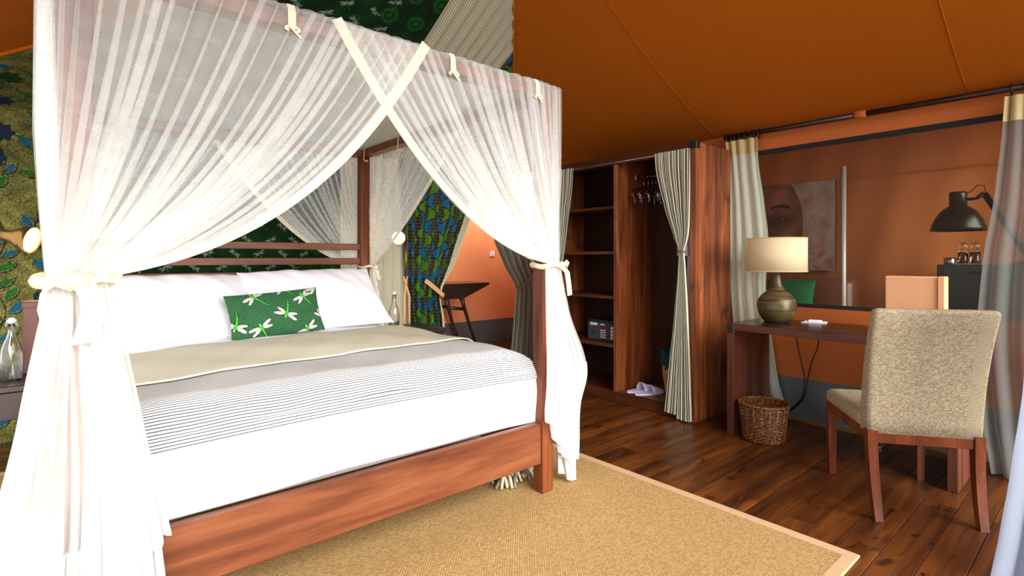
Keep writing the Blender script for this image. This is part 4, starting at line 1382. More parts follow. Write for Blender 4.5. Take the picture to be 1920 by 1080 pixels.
lampo = thing('table_lamp', 'table lamp with cream drum shade and ribbed bronze gourd base on the desk', 'lamp', (3.85, 1.60, dz))
prof = [(0.0, 0), (0.075, 0), (0.085, 0.008), (0.105, 0.035), (0.122, 0.075), (0.128, 0.11), (0.122, 0.15), (0.10, 0.185), (0.072, 0.21), (0.048, 0.232), (0.036, 0.255), (0.029, 0.29), (0.025, 0.325), (0.023, 0.345), (0.0, 0.35)]
MB().lathe([(r, z + dz) for r, z in prof], (3.85, 1.60, 0), 40).build('base', M['bronze'], lampo, smooth=True)
MB().tube([(3.85, 1.60, dz + 0.34), (3.85, 1.60, dz + 0.42)], 0.008, 8).build('stem', M['brass'], lampo)
o = MB().lathe([(0.192, 1.112), (0.192, 1.342)], (3.85, 1.60, 0), 56)
o.f = [f for f in o.f if len(f) == 4]
o = o.build('shade', M['shade'], lampo, smooth=True, fix=False)
md = o.modifiers.new('thick', 'SOLIDIFY'); md.thickness = 0.003
for z in (1.1125, 1.3415):
    MB().tube([(3.85 + 0.1925 * math.cos(a), 1.60 + 0.1925 * math.sin(a), z) for a in np.linspace(0, 2 * PI, 49)], 0.003, 6).build('rim', M['shade'], lampo, smooth=True)
MB().lathe([(0.0, 1.15), (0.02, 1.16), (0.03, 1.19), (0.024, 1.22), (0.0, 1.235)], (3.85, 1.60, 0), 14).build('bulb', M['white_print'], lampo, smooth=True)

nd = thing('notepad', 'white notepad lying on the desk beside the lamp', 'notepad', (3.99, 1.40, dz))
rz_ = Matrix.Rotation(R(14), 3, 'Z')
MB().box(3.93, 4.05, 1.33, 1.48, dz + 0.0008, dz + 0.006, 0.001, rz_).build('pages', M['paper'], nd)
MB().box(3.93, 4.05, 1.47, 1.48, dz + 0.001, dz + 0.0085, 0.001, rz_).build('spine', M['safe_dark'], nd)
tag(MB().box(3.945, 4.005, 1.355, 1.435, dz + 0.0075, dz + 0.020, 0.004, rz_).build('card_holder', M['paper'], None), 'small white card holder lying on the notepad', 'card holder')
bx = thing('desk_box', 'upright tan leather box standing on the desk behind the chair', 'box', (3.88, 0.81, dz))
MB().box(3.84, 3.92, 0.70, 0.955, dz + 0.001, 1.095, 0.004).build('body', M['box_tan'], bx)
MB().box(3.83, 3.93, 0.668, 0.70, dz + 0.001, 1.097, 0.003).build('end_flap', M['box_tan'], bx)

def cord(label, pts):
    mm = []
    pts = [Vector(p) for p in pts]
    for i in range(len(pts) - 1):
        p0, p1, p2, p3 = pts[max(i - 1, 0)], pts[i], pts[i + 1], pts[min(i + 2, len(pts) - 1)]
        for t in np.linspace(0, 1, 8, endpoint=False):
            mm.append(0.5 * ((2 * p1) + (p2 - p0) * t + (2 * p0 - 5 * p1 + 4 * p2 - p3) * t * t + (3 * p1 - p0 - 3 * p2 + p3) * t ** 3))
    mm.append(pts[-1])
    return tag(MB().tube(mm, 0.0045, 6).build('power_cord', M['cable'], None, smooth=True), label, 'cord', 'black cords under the desk')
cord('black cord hanging below the desk, straight one near the lamp end', [(4.06, 1.55, 0.75), (4.06, 1.545, 0.62), (4.07, 1.52, 0.46), (4.08, 1.50, 0.33), (4.08, 1.52, 0.2), (4.08, 1.62, 0.08), (4.08, 1.75, 0.006)])
cord('black cord hanging below the desk, curved one towards the chair', [(4.06, 1.41, 0.75), (4.06, 1.405, 0.60), (4.07, 1.45, 0.47), (4.085, 1.485, 0.33), (4.085, 1.51, 0.2), (4.085, 1.60, 0.09), (4.09, 1.72, 0.02)])
ps_ = thing('floor_socket', 'small chrome plug fitting at the foot of the wall under the desk', 'socket', (4.0, 1.05, 0))
MB().box(3.96, 4.03, 1.0, 1.09, 0.0005, 0.012, 0.003).build('plate', M['steel'], ps_)
MB().lathe([(0.0, 0.012), (0.02, 0.012), (0.018, 0.06), (0.024, 0.075), (0.0, 0.08)], (4.0, 1.05, 0), 16).build('plug', M['steel'], ps_, smooth=True)

# waste basket of woven wicker
wbk = thing('waste_basket', 'dark brown woven wicker waste basket beside the desk leg', 'basket', (3.60, 1.60, 0))
cx_, cy_ = 3.585, 1.575
def wr_(z): return float(np.interp(z, [0, 0.24], [0.122, 0.150]))
mb = MB().lathe([(0.0, 0.002), (0.115, 0.002), (0.143, 0.235), (0.138, 0.235), (0.11, 0.01), (0.0, 0.01)], (cx_, cy_, 0), 36)
mb.build('inner_wall', M['wicker'], wbk, smooth=True)
for k in range(22):
    z = 0.008 + k * 0.0107
    r = wr_(z)
    MB().tube([(cx_ + (r + 0.0035 * math.sin(i * PI / 2 + k * PI)) * math.cos(2 * PI * i / 72), cy_ + (r + 0.0035 * math.sin(i * PI / 2 + k * PI)) * math.sin(2 * PI * i / 72), z) for i in range(73)], 0.0052, 5).build('strand', M['wicker'], wbk, smooth=True)
for k in range(18):
    a = 2 * PI * k / 18
    MB().tube([(cx_ + wr_(z) * math.cos(a), cy_ + wr_(z) * math.sin(a), z) for z in (0.003, 0.12, 0.238)], 0.0055, 6).build('stake', M['wicker'], wbk, smooth=True)
for q in range(2):
    MB().tube([(cx_ + (0.151 + 0.004 * math.cos(i * 1.1 + q * PI)) * math.cos(2 * PI * i / 72), cy_ + (0.151 + 0.004 * math.cos(i * 1.1 + q * PI)) * math.sin(2 * PI * i / 72), 0.241 + 0.004 * math.sin(i * 1.1 + q * PI)) for i in range(73)], 0.007, 6).build('rim', M['wicker'], wbk, smooth=True)

# ------------------------------------------------------------------ chair
CU, CV = Vector((0.809, 0.588, 0)), Vector((0.588, -0.809, 0))
CO = Vector((3.0115, 0.590, 0))
cxf = Matrix(((CV.x, CU.x, 0, CO.x), (CV.y, CU.y, 0, CO.y), (0, 0, 1, 0), (0, 0, 0, 1)))   # local x = chair's right, y = forward
ch = thing('desk_chair', 'upholstered woven tweed dining chair with reddish wooden legs, drawn back from the desk', 'chair', tuple(CO))
def cushion_box(secs, name, r=0.03):
    """soft upholstered block: sections of (y offset list) swept bottom to top; secs = (z, halfwidth, y_back, y_front)"""
    P, UVp = [], []
    n = 40
    for (z, hw, yb, yf) in secs:
        ring, uvr = [], []
        per = 0
        hx, hy, cy = hw, (yf - yb) / 2, (yf + yb) / 2
        for k in range(n):
            a = 2 * PI * k / n + PI / 4
            ca, sa = math.cos(a), math.sin(a)
            e = 0.28 if hy < hx else 0.25
            x = hx * math.copysign(abs(ca) ** (2 * e * 0.55), ca)
            y = cy + hy * math.copysign(abs(sa) ** (2 * e * 0.55), sa)
            ring.append((x, y, z))
        P.append(ring)
    A = np.array(P)
    return A
def soft_block(name, x_half, prof, mat, parent, xf, seg=5, r=0.02):
    """prof: list of (z, y_back, y_front, half_width); rounded rectangular rings, uv in metres round the block and up"""
    rings, uvs = [], []
    for (z, yb, yf, hw, rr) in prof:
        pts = []
        rr = min(rr, (yf - yb) / 2 - 1e-4, hw - 1e-4)
        for (sx, sy, a0) in ((1, -1, -PI / 2), (1, 1, 0), (-1, 1, PI / 2), (-1, -1, PI)):
            cx = sx * (hw - rr); cy = (yf - rr) if sy > 0 else (yb + rr)
            for k in range(seg + 1):
                a = a0 + PI / 2 * k / seg
                pts.append((cx + rr * math.cos(a), cy + rr * math.sin(a), z))
        # subdivide the long sides
        dense = []
        m = len(pts)
        for i in range(m):
            p, q = np.array(pts[i]), np.array(pts[(i + 1) % m])
            dense.append(p)
            if i % (seg + 1) == seg:
                for t in np.linspace(0, 1, 9)[1:-1]:
                    dense.append(p + (q - p) * t)
        rings.append(dense)
    n = min(len(r_) for r_ in rings)
    A = np.array([r_[:n] for r_ in rings]).transpose(1, 0, 2)
    cum = np.concatenate([[0], np.cumsum(np.linalg.norm(np.diff(A[:, len(rings) // 2], axis=0), axis=1))])
    up = np.concatenate([[0], np.cumsum(np.linalg.norm(np.diff(A[0], axis=0), axis=1))])
    UV = np.stack(np.broadcast_arrays(cum[:, None], up[None, :]), -1)
    mb = MB(xf); mb.grid(A, UV, True)
    mb.add(A[:, 0].tolist(), [tuple(range(n))[::-1]], (A[:, 0, :2]).tolist())
    mb.add(A[:, -1].tolist(), [tuple(range(n))], (A[:, -1, :2]).tolist())
    return mb.build(name, mat, parent, smooth=True, fix=False)
def dome(prof_top, zt, yb, yf, hw, r):
    return prof_top
bp = []
for z in np.linspace(0.388, 0.955, 9):
    t = (z - 0.388) / 0.58
    yb = 0.012 - 0.105 * t * t - 0.005 * t
    yf = yb + 0.105 - 0.045 * t
    hw = 0.232 + 0.012 * t
    bp.append((z, yb, yf, hw, 0.018))
zt, yb, yf, hw, _ = bp[-1]
bp += [(zt + 0.010, yb + 0.001, yf - 0.001, hw - 0.003, 0.018), (zt + 0.017, yb + 0.006, yf - 0.006, hw - 0.010, 0.016), (zt + 0.020, yb + 0.014, yf - 0.014, hw - 0.022, 0.012)]
bp = [(0.386, 0.018, 0.110, 0.224, 0.016)] + bp
back = soft_block('backrest', 0, bp, M['tweed'], ch, cxf)
sp_ = [(0.398, 0.09, 0.555, 0.228, 0.02), (0.402, 0.088, 0.565, 0.236, 0.024), (0.43, 0.086, 0.572, 0.240, 0.03), (0.452, 0.086, 0.568, 0.238, 0.03), (0.466, 0.09, 0.555, 0.228, 0.03), (0.472, 0.11, 0.53, 0.205, 0.03)]
soft_block('seat', 0, sp_, M['tweed'], ch, cxf)
for sx in (-1, 1):
    x = sx * 0.215
    A = np.zeros((4, 9, 3))
    for j, z in enumerate(np.linspace(0, 0.40, 9)):
        t = 1 - z / 0.40
        yc = 0.03 - 0.055 * t ** 2
        xc = x - sx * 0.01 * t
        hx, hy = 0.021 - 0.004 * t, 0.024 - 0.006 * t
        for k, (p, q) in enumerate(((-1, -1), (1, -1), (1, 1), (-1, 1))):
            A[k, j] = (xc + p * hx, yc + q * hy, z)
    mb = MB(cxf); mb.grid(A, None, True); mb.add(A[:, 0].tolist(), [(3, 2, 1, 0)]); mb.add(A[:, -1].tolist(), [(0, 1, 2, 3)])
    mb.build('leg', M['chair_wood'], ch)
    A = np.zeros((4, 2, 3))
    for j, (z, h) in enumerate(((0, 0.016), (0.40, 0.022))):
        for k, (p, q) in enumerate(((-1, -1), (1, -1), (1, 1), (-1, 1))):
            A[k, j] = (x + p * h, 0.535 + q * h, z)
    mb = MB(cxf); mb.grid(A, None, True); mb.add(A[:, 0].tolist(), [(3, 2, 1, 0)]); mb.add(A[:, -1].tolist(), [(0, 1, 2, 3)])
    mb.build('leg', M['chair_wood'], ch)
    mb = MB(cxf); mb.box(sx * 0.218 - 0.012, sx * 0.218 + 0.012, 0.05, 0.52, 0.345, 0.398, 0.002); mb.build('seat_rail', M['chair_wood'], ch)
for (ya, yb2) in ((0.012, 0.036), (0.523, 0.547)):
    mb = MB(cxf); mb.box(-0.2, 0.2, ya, yb2, 0.342, 0.392, 0.002); mb.build('seat_rail', M['chair_wood'], ch)

# ------------------------------------------------------------------ window curtains
rod = thing('curtain_rod', 'dark canvas-sleeved curtain rod along the eave above the screen window', 'curtain rod', (4.12, 1.1, 2.15))
MB().tube([(4.12, 2.12, 2.175), (4.12, 1.19, 2.17)], 0.019, 10).build('rod_sleeve', M['dark_wood'], rod, smooth=True)
MB().tube([(4.12, 1.14, 2.17), (4.12, 0.06, 2.163)], 0.019, 10).build('rod_sleeve', M['dark_wood'], rod, smooth=True)
MB().tube([(4.12, 1.20, 2.17), (4.12, 1.13, 2.17)], 0.022, 10).build('loop', M['canvas'], rod, smooth=True)
MB().ribbon([(4.10, 1.165, 2.16), (4.105, 1.165, 2.19), (4.15, 1.165, 2.20)], 0.05, (0, 1, 0), 0.003).build('hanging_tab', M['canvas'], rod)
MB().tube([(4.12, 2.12, 2.175), (4.19, 2.12, 2.175)], 0.012, 8).build('end_bracket', M['bracket'], rod, smooth=True)

def window_curtain(label, keys, n, nu, nv, seed, mat, head, ring_y, zb=None, over=0.9):
    th = thing('window_curtain', label, 'curtain', (keys[-1][1], keys[-1][2], 0.01), 'sheer window curtains')
    P, uv = drape(keys, n, nu, nv, over, seed, zb)
    MB().grid(P, uv).build('cloth', mat, th, smooth=True, fix=False)
    if head:
        j = max(3, int(nv * head))
        Ph = P[:, :j, :].copy(); Ph[..., 0] -= 0.004
        MB().grid(Ph, uv[:, :j, :]).build('header_band', M['linen_header'], th, smooth=True, fix=False)
    for yy in ring_y:
        MB().tube([(4.12 + 0.026 * math.cos(a), yy, 2.162 + 0.034 * math.sin(a)) for a in np.linspace(0, 2 * PI, 18)], 0.004, 6).build('ring', M['bracket'], th, smooth=True)
    return th
window_curtain('cream linen curtain bunched at the wardrobe end of the window',
    [(2.135, 4.11, 2.10, 4.11, 1.845, 0.014), (1.98, 4.11, 2.085, 4.11, 1.84, 0.014), (1.6, 4.115, 2.075, 4.11, 1.79, 0.014), (1.38, 4.115, 2.075, 4.11, 1.765, 0.014), (0.95, 4.115, 2.06, 4.11, 1.78, 0.014), (0.6, 4.115, 2.03, 4.11, 1.735, 0.014), (0.3, 4.12, 1.99, 4.115, 1.69, 0.022), (0.05, 4.12, 1.97, 4.115, 1.62, 0.022)],
    4, 110, 90, 71, M['linen'], 0.07, [2.095, 2.06, 2.03, 1.985, 1.95, 1.90, 1.875, 1.845])
window_curtain('sheer grey curtain hanging at the window end behind the chair',
    [(2.12, 4.11, 0.445, 4.11, 0.13, 0.020), (1.95, 4.11, 0.455, 4.11, 0.12, 0.022), (1.6, 4.11, 0.485, 4.10, 0.09, 0.025), (1.15, 4.11, 0.54, 4.08, 0.06, 0.03), (0.7, 4.08, 0.56, 4.04, 0.04, 0.035), (0.25, 4.02, 0.52, 3.95, 0.02, 0.045), (0.015, 3.96, 0.47, 3.84, 0.02, 0.055)],
    5, 110, 90, 72, M['sheer'], 0.085, [0.42, 0.36, 0.30, 0.24, 0.18])
# drape of the tent entrance, nearest the camera
dp = thing('entrance_drape', 'pale grey-white entrance drape hanging nearest the viewer past the chair', 'curtain', (2.75, 0.12, 0.0))
P, uv = drape([(2.3, 2.74, 0.20, 2.95, -0.33, 0.012), (1.15, 2.70, 0.235, 2.9, -0.33, 0.012), (0.75, 2.69, 0.245, 2.88, -0.33, 0.014), (0.45, 2.66, 0.275, 2.86, -0.3, 0.018), (0.2, 2.645, 0.305, 2.82, -0.28, 0.022), (0.01, 2.635, 0.332, 2.8, -0.26, 0.022)], 5, 110, 60, 0.9, 73)
MB().grid(P, uv).build('cloth', M['drape'], dp, smooth=True, fix=False)

# ------------------------------------------------------------------ curtains of the opening behind the bed
oc = thing('doorway_curtain', 'blue and green crescent-print curtain tied at the opening behind the bed', 'curtain', (2.9, 4.70, 0.01))
ok_ = [(2.2, 2.63, 4.71, 3.62, 4.71, 0.018), (1.75, 2.66, 4.71, 3.43, 4.71, 0.022), (1.2, 2.68, 4.71, 3.22, 4.71, 0.028), (0.81, 2.71, 4.71, 3.07, 4.71, 0.03), (0.6, 2.72, 4.71, 3.10, 4.71, 0.032), (0.0, 2.72, 4.71, 3.15, 4.71, 0.034)]
P, uv = drape(ok_, 6, 260, 330, 0.25, 81, cw=0.80)
MB().grid(P, uv).build('cloth', M['crescent_print'], oc, smooth=True, fix=False, colors=paint_crescents(uv[..., 0], uv[..., 1]))
lk = [(k[0], k[3] - 0.005, 4.70, k[3] + w_, 4.72, 0.004) for k, w_ in zip(ok_, (0.12, 0.11, 0.09, 0.035, 0.04, 0.05))]
P, uv = drape(lk, 2, 24, 90, 0.3, 82, cw=0.12)
plabel(MB().grid(P, uv).build('lining_edge', M['ticking_fine'], oc, smooth=True, fix=False), 'striped lining edge')
MB().ribbon([(2.88, 4.655, 0.98), (2.98, 4.645, 0.905), (3.09, 4.645, 0.82), (3.12, 4.68, 0.80)], 0.045, (0.6, 0, 0.8), 0.003).build('tie_strap', M['strap'], oc)
oc = thing('doorway_curtain', 'dark striped curtain tied with a brown strap past the opening', 'curtain', (4.3, 4.70, 0.01))
P, uv = drape([(2.2, 3.56, 4.70, 4.9, 4.70, 0.02), (1.47, 3.77, 4.70, 4.9, 4.70, 0.025), (1.15, 3.94, 4.70, 4.88, 4.70, 0.028), (0.86, 4.13, 4.70, 4.84, 4.70, 0.028), (0.6, 4.12, 4.70, 4.86, 4.70, 0.03), (0.01, 4.06, 4.70, 4.9, 4.70, 0.032)], 11, 220, 80, 0.9, 83, cw=1.5)
MB().grid(P, uv).build('cloth', M['ticking_dark'], oc, smooth=True, fix=False)
MB().ribbon([(4.12, 4.66, 0.83), (4.2, 4.655, 0.87), (4.32, 4.655, 0.95), (4.42, 4.66, 1.02)], 0.035, (-0.4, 0, 0.9), 0.003).build('tie_strap', M['strap_brown'], oc)

# ------------------------------------------------------------------ console table in the back room
ct = thing('console_table', 'dark wooden console with a wedge-shaped top and slanting legs in the back room', 'table', (3.9, 5.62, 0))
MB().prism([(3.58, 0.885), (4.31, 0.885), (4.31, 0.868), (3.90, 0.705), (3.62, 0.705), (3.58, 0.73)], 'y', 5.40, 5.84).build('top', M['dark_wood'], ct)
for yy in (5.41, 5.79):
    for (xa, xb) in ((3.655, 3.88), (3.885, 4.16)):
        MB().tube([(xa, yy + 0.02, 0.72), (xa + 0.03, yy + 0.02, 0.62), (xa + (xb - xa) * 0.5, yy + 0.02, 0.32), (xb, yy + 0.02, 0.0)], [0.034, 0.024, 0.02, 0.016], 8).build('leg', M['dark_wood'], ct, smooth=True)
    MB().tube([(3.68, yy + 0.02, 0.60), (3.93, yy + 0.02, 0.57)], 0.020, 8).build('stretcher', M['dark_wood'], ct, smooth=True)
MB().box(3.62, 4.30, 5.40, 5.84, 0.886, 0.896, 0.003).build('top_edge', M['leather'], ct)

# ------------------------------------------------------------------ bedside: tables, bottles, lamps
def nightstand(x0, x1, y0, y1, zt, label):
    th = thing('nightstand', label, 'table', ((x0 + x1) / 2, (y0 + y1) / 2, RZ if x0 < 2 else 0), 'bedside tables')
    zb = 0.0125 if x0 < 2 else 0.0
    MB().box(x0, x1, y0, y1, zt - 0.03, zt, 0.004).build('top', M['dark_wood'], th)
    for px in (x0 + 0.015, x1 - 0.05):
        for py in (y0 + 0.015, y1 - 0.05):
            MB().box(px, px + 0.035, py, py + 0.035, zb, zt - 0.031, 0.003).build('leg', M['dark_wood'], th)
    d = MB().box(x0 + 0.02, x1 - 0.02, y0 + 0.006, y1 - 0.02, zt - 0.16, zt - 0.031, 0.003).build('drawer', M['dark_wood'], th)
    MB().lathe([(0.0, 0), (0.008, 0), (0.012, 0.015), (0.0, 0.02)], ((x0 + x1) / 2, y0 + 0.006, zt - 0.09), 12, Matrix.Rotation(PI / 2, 3, 'X')).build('knob', M['brass'], d, smooth=True)
    return th
nightstand(-0.53, -0.035, 3.44, 3.94, 0.598, 'dark wooden nightstand before the leaf-printed wall')
nightstand(2.06, 2.52, 3.72, 4.18, 0.622, 'dark wooden nightstand before the striped wall cloth')
def swing_bottle(x, y, z, label, s=1.0):
    th = thing('water_bottle', label, 'bottle', (x, y, z + 0.0006), 'swing-top water bottles at the bedside')
    z = z + 0.0006
    pr = [(0.0, 0.0), (0.036, 0.0), (0.041, 0.006), (0.042, 0.02), (0.042, 0.13), (0.039, 0.16), (0.030, 0.19), (0.020, 0.215), (0.0145, 0.24), (0.0135, 0.27), (0.0165, 0.276), (0.0165, 0.284),
          (0.010, 0.284), (0.010, 0.24), (0.017, 0.213), (0.027, 0.188), (0.036, 0.158), (0.0385, 0.13), (0.0385, 0.02), (0.034, 0.006), (0.0, 0.005)]
    MB().lathe([(r * s, q * s + z) for r, q in pr], (x, y, 0), 28).build('glass_body', M['glass'], th, smooth=True)
    MB().lathe([(0.0, z + 0.278 * s), (0.010 * s, z + 0.28 * s), (0.0155 * s, z + 0.288 * s), (0.015 * s, z + 0.302 * s), (0.008 * s, z + 0.31 * s), (0.0, z + 0.311 * s)], (x, y, 0), 18).build('stopper', M['white_print'], th, smooth=True)
    for sd in (1, -1):
        MB().tube([(x + sd * 0.016 * s, y, z + 0.25 * s), (x + sd * 0.0215 * s, y - 0.004, z + 0.27 * s), (x + sd * 0.017 * s, y, z + 0.298 * s), (x, y, z + 0.3 * s)], 0.0016, 5).build('wire_bail', M['steel'], th, smooth=True)
    return th
swing_bottle(-0.14, 3.60, 0.598, 'clear swing-top water bottle before the leaf-printed wall')
swing_bottle(2.13, 3.92, 0.622, 'clear swing-top water bottle before the striped wall cloth')
bb = thing('leather_box', 'upright brown leather box on the bedside table before the leaf print', 'box', (-0.0, 3.83, 0.598))
MB().box(-0.105, -0.04, 3.74, 3.90, 0.5985, 0.965, 0.006).build('body', M['brown_box'], bb)
MB().box(-0.108, -0.037, 3.737, 3.903, 0.94, 0.975, 0.004).build('lid', M['brown_box'], bb)

def spot(name, label, c, ax, stem, r=0.062, ln=0.15):
    th = thing(name, label, 'lamp', stem[-1], 'brass bedside reading lamps')
    q = Vector(ax).normalized().to_track_quat('Z', 'Y').to_matrix()
    c = Vector(c)
    pr = [(r, 0.0), (r * 0.97, -0.03), (r * 0.84, -0.06), (r * 0.62, -0.09), (r * 0.44, -0.115), (r * 0.40, -ln), (0.0, -ln - 0.004)]
    inn = [(0.0, -0.085), (r * 0.55, -0.085), (r * 0.82, -0.055), (r * 0.955, -0.02), (r, 0.0)]
    MB().lathe(inn + pr, c, 32, q).build('lamp_shade', M['brass'], th, smooth=True)
    MB().lathe([(0.0, -0.001), (r * 0.6, -0.003), (r * 0.9, -0.008), (r * 0.92, -0.018), (0.0, -0.03)], c, 28, q).build('bulb', M['bulb'], th, smooth=True)
    e = c + q @ Vector((0, 0, -ln))
    MB().tube([e] + [Vector(s_) for s_ in stem], 0.009, 10).build('stem', M['brass'], th, smooth=True)
    MB().tube([c + q @ Vector((0, -r, -0.01)), c + q @ Vector((0, -r - 0.018, 0.004)), c + q @ Vector((0.012, -r - 0.012, 0.01))], 0.003, 6).build('grip', M['brass'], th, smooth=True)
    return th
lt = spot('reading_lamp', 'brass spot lamp, lit, before the leaf-printed wall', (-0.075, 4.28, 1.31), (0.92, -0.52, -0.22), [(-0.36, 4.46, 1.36), (-0.42, 4.55, 1.30), (-0.42, 4.55, 0.02)], 0.078, 0.17)
MB().lathe([(0.0, 0.0), (0.13, 0.0), (0.13, 0.015), (0.02, 0.025), (0.0, 0.025)], (-0.42, 4.55, 0.0), 28).build('foot', M['brass'], lt, smooth=True)
lt = spot('reading_lamp', 'brass spot lamp, lit, before the striped wall cloth', (2.36, 4.26, 1.385), (-0.30, -0.92, -0.22), [(2.43, 4.42, 1.41), (2.46, 4.30, 1.36), (2.42, 4.25, 1.02)], 0.060, 0.13)
MB().tube([(2.44, 4.255, 1.04), (2.40, 4.23, 0.86), (2.375, 4.235, 0.02)], [0.011, 0.012, 0.012], 8).build('wooden_leg', M['strap'], lt, smooth=True)
MB().tube([(2.405, 4.255, 1.04), (2.46, 4.25, 0.86), (2.46, 4.25, 0.02)], [0.011, 0.012, 0.012], 8).build('wooden_leg', M['strap'], lt, smooth=True)
for nm, c, ax in (('lamp_glow', (-0.03, 4.235, 1.295), (0.80, -0.72, -0.22)), ('lamp_glow', (2.345, 4.22, 1.375), (-0.30, -0.92, -0.22))):
    d = bpy.data.lights.new(nm, 'SPOT'); d.energy = 4; d.color = (1, 0.72, 0.36); d.spot_size = R(130); d.shadow_soft_size = 0.04
    lo = bpy.data.objects.new(nm, d); COL.objects.link(lo); lo.location = c
    lo.rotation_euler = Vector(ax).to_track_quat('-Z', 'Y').to_euler()
tr = thing('wire_tray', 'small wire tray with white cup on the nightstand by the striped cloth', 'tray', (2.07, 3.78, 0.6225))
MB().tube([(2.13 + 0.06 * math.cos(a), 3.80 + 0.05 * math.sin(a), 0.655) for a in np.linspace(0, 2 * PI, 24)], 0.003, 6).build('rim', M['black_metal'], tr, smooth=True)
MB().lathe([(0.0, 0.6228), (0.06, 0.6228), (0.06, 0.626), (0.0, 0.626)], (2.13, 3.80, 0), 24).build('tray_base', M['black_metal'], tr, smooth=True)
for a in (0.5, 2.6, 4.7):
    MB().tube([(2.13 + 0.058 * math.cos(a), 3.80 + 0.049 * math.sin(a), 0.625), (2.13 + 0.06 * math.cos(a), 3.80 + 0.05 * math.sin(a), 0.656)], 0.0025, 5).build('wire', M['black_metal'], tr)
MB().lathe([(0.0, 0.6265), (0.016, 0.6265), (0.02, 0.67), (0.018, 0.67), (0.014, 0.632), (0.0, 0.632)], (2.115, 3.79, 0), 18).build('cup', M['white_print'], tr, smooth=True)

# ------------------------------------------------------------------ lounge seen through the screen
u = np.linspace(0, 1, 150)
U, V = np.meshgrid(u, u, indexing='ij')
py0, py1 = 2.62, 1.815
P = np.stack([np.full_like(U, 5.66), py0 + (py1 - py0) * U, 1.085 + 0.87 * V], -1)
pt = thing('portrait_painting', 'large close-up portrait of a head on canvas behind the window screen', 'painting', (5.68, 2.2, 1.085))
MB().grid(P).build('painted_canvas', M['painting'], pt, smooth=True, fix=False, colors=paint_portrait(U, V))
MB().box(5.664, 5.70, py1, py0, 1.085, 1.955, 0.002).build('stretcher', M['dark_wood'], pt)
so = thing('lounge_sofa', 'brown leather sofa behind the window screen', 'sofa', (5.3, 2.0, 0))
o = MB().box(5.30, 5.55, 1.56, 2.85, 0.12, 1.03, 0.05).build('backrest', M['leather'], so); bevel_smooth(o, 0.02)
o = MB().box(4.75, 5.299, 1.72, 2.85, 0.12, 0.46, 0.05).build('seat', M['leather'], so); bevel_smooth(o, 0.02)
o = MB().box(4.75, 5.299, 1.56, 1.718, 0.12, 0.62, 0.05).build('armrest', M['leather'], so); bevel_smooth(o, 0.02)
for px in (4.80, 5.46):
    for py in (1.6, 2.76):
        MB().box(px, px + 0.05, py, py + 0.05, 0, 0.119, 0.003).build('foot', M['dark_wood'], so)
pillow('sofa_cushion', M['green_cushion'], (5.16, 2.03, 0.80), 0.42, 0.44, 0.14, Euler((R(-14), 0, R(-90))), 'green cushion on the brown sofa behind the window screen', 'cushion')
tag(MB().tube([(5.5 - 0.3, 1.60, 0.0), (5.5 - 0.3, 1.60, 2.0)], 0.022, 14).build('tent_pole', M['pole'], None, smooth=True), 'slim pale metal tent pole behind the window screen', 'pole')
cb = thing('bar_cabinet', 'tall dark green cabinet with glassware on top behind the window screen', 'cabinet', (5.35, 0.63, 0))
MB().box(5.20, 5.60, 0.30, 0.955, 0.0, 1.155, 0.006).build('body', M['cabinet'], cb)
dd = MB().box(5.185, 5.199, 0.31, 0.915, 0.04, 1.145, 0.004).build('door', M['cabinet'], cb)
MB().box(5.176, 5.186, 0.67, 0.765, 1.09, 1.108, 0.002).build('handle', M['bracket'], dd)
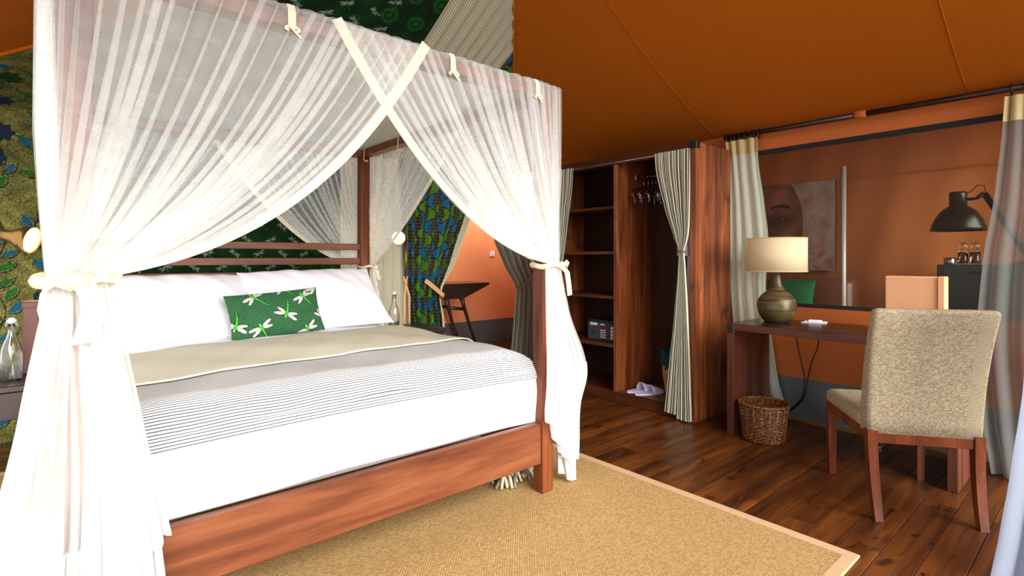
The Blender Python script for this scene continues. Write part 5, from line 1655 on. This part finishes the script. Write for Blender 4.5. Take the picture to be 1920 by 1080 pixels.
def jar(x, y, label):
    z = 1.1556
    th = thing('glass_jar', label, 'jar', (x, y, z), 'glass jars on the bar cabinet')
    MB().lathe([(0.0, z), (0.03, z), (0.032, z + 0.004), (0.032, z + 0.095), (0.029, z + 0.095), (0.029, z + 0.008), (0.0, z + 0.006)], (x, y, 0), 24).build('body', M['glass'], th, smooth=True)
    MB().lathe([(0.0, z + 0.0965), (0.03, z + 0.0965), (0.012, z + 0.105), (0.012, z + 0.112), (0.024, z + 0.125), (0.029, z + 0.142), (0.022, z + 0.16), (0.0, z + 0.168)], (x, y, 0), 24).build('stopper', M['glass'], th, smooth=True)
jar(5.30, 0.812, 'round-stoppered glass jar beside the metal cup on the cabinet')
jar(5.30, 0.742, 'round-stoppered glass jar nearest the sheer curtain on the cabinet')
cu = thing('steel_cup', 'low steel cup with handle on the dark cabinet', 'cup', (5.30, 0.892, 1.1556))
MB().lathe([(0.0, 1.1556), (0.034, 1.1556), (0.038, 1.165), (0.04, 1.208), (0.037, 1.208), (0.035, 1.165), (0.0, 1.162)], (5.30, 0.892, 0), 24).build('body', M['steel'], cu, smooth=True)
MB().tube([(5.30, 0.853, 1.20), (5.30, 0.832, 1.195), (5.30, 0.832, 1.175), (5.30, 0.853, 1.17)], 0.004, 6).build('handle', M['steel'], cu, smooth=True)
bl = thing('swing_arm_lamp', 'black swing-arm lamp with domed shade standing on the bar cabinet', 'lamp', (5.30, 0.44, 1.1556))
lcx, lcy = 5.30, 0.843
MB().lathe([(0.0, 1.715), (0.050, 1.715), (0.055, 1.70), (0.056, 1.605), (0.075, 1.597), (0.115, 1.56), (0.15, 1.50), (0.17, 1.44), (0.174, 1.414), (0.170, 1.414), (0.146, 1.495), (0.11, 1.553), (0.06, 1.59), (0.0, 1.595)], (lcx, lcy, 0), 40).build('lamp_shade', M['black_metal'], bl, smooth=True)
MB().tube([(5.30, 0.79, 1.655), (5.30, 0.74, 1.655), (5.30, 0.69, 1.69)], [0.012, 0.012, 0.02], 8).build('joint', M['black_metal'], bl, smooth=True)
MB().tube([(5.30, 0.69, 1.69), (5.30, 0.44, 1.19)], 0.021, 8).build('arm', M['black_metal'], bl, smooth=True)
MB().tube([(5.30, 0.80, 1.70), (5.30, 0.765, 1.71), (5.30, 0.73, 1.755), (5.30, 0.69, 1.752), (5.30, 0.68, 1.69)], 0.004, 6).build('cable_loop', M['cable'], bl, smooth=True)
MB().lathe([(0.0, 1.1556), (0.09, 1.1556), (0.09, 1.172), (0.03, 1.195), (0.0, 1.197)], (5.30, 0.44, 0), 28).build('base', M['black_metal'], bl, smooth=True)
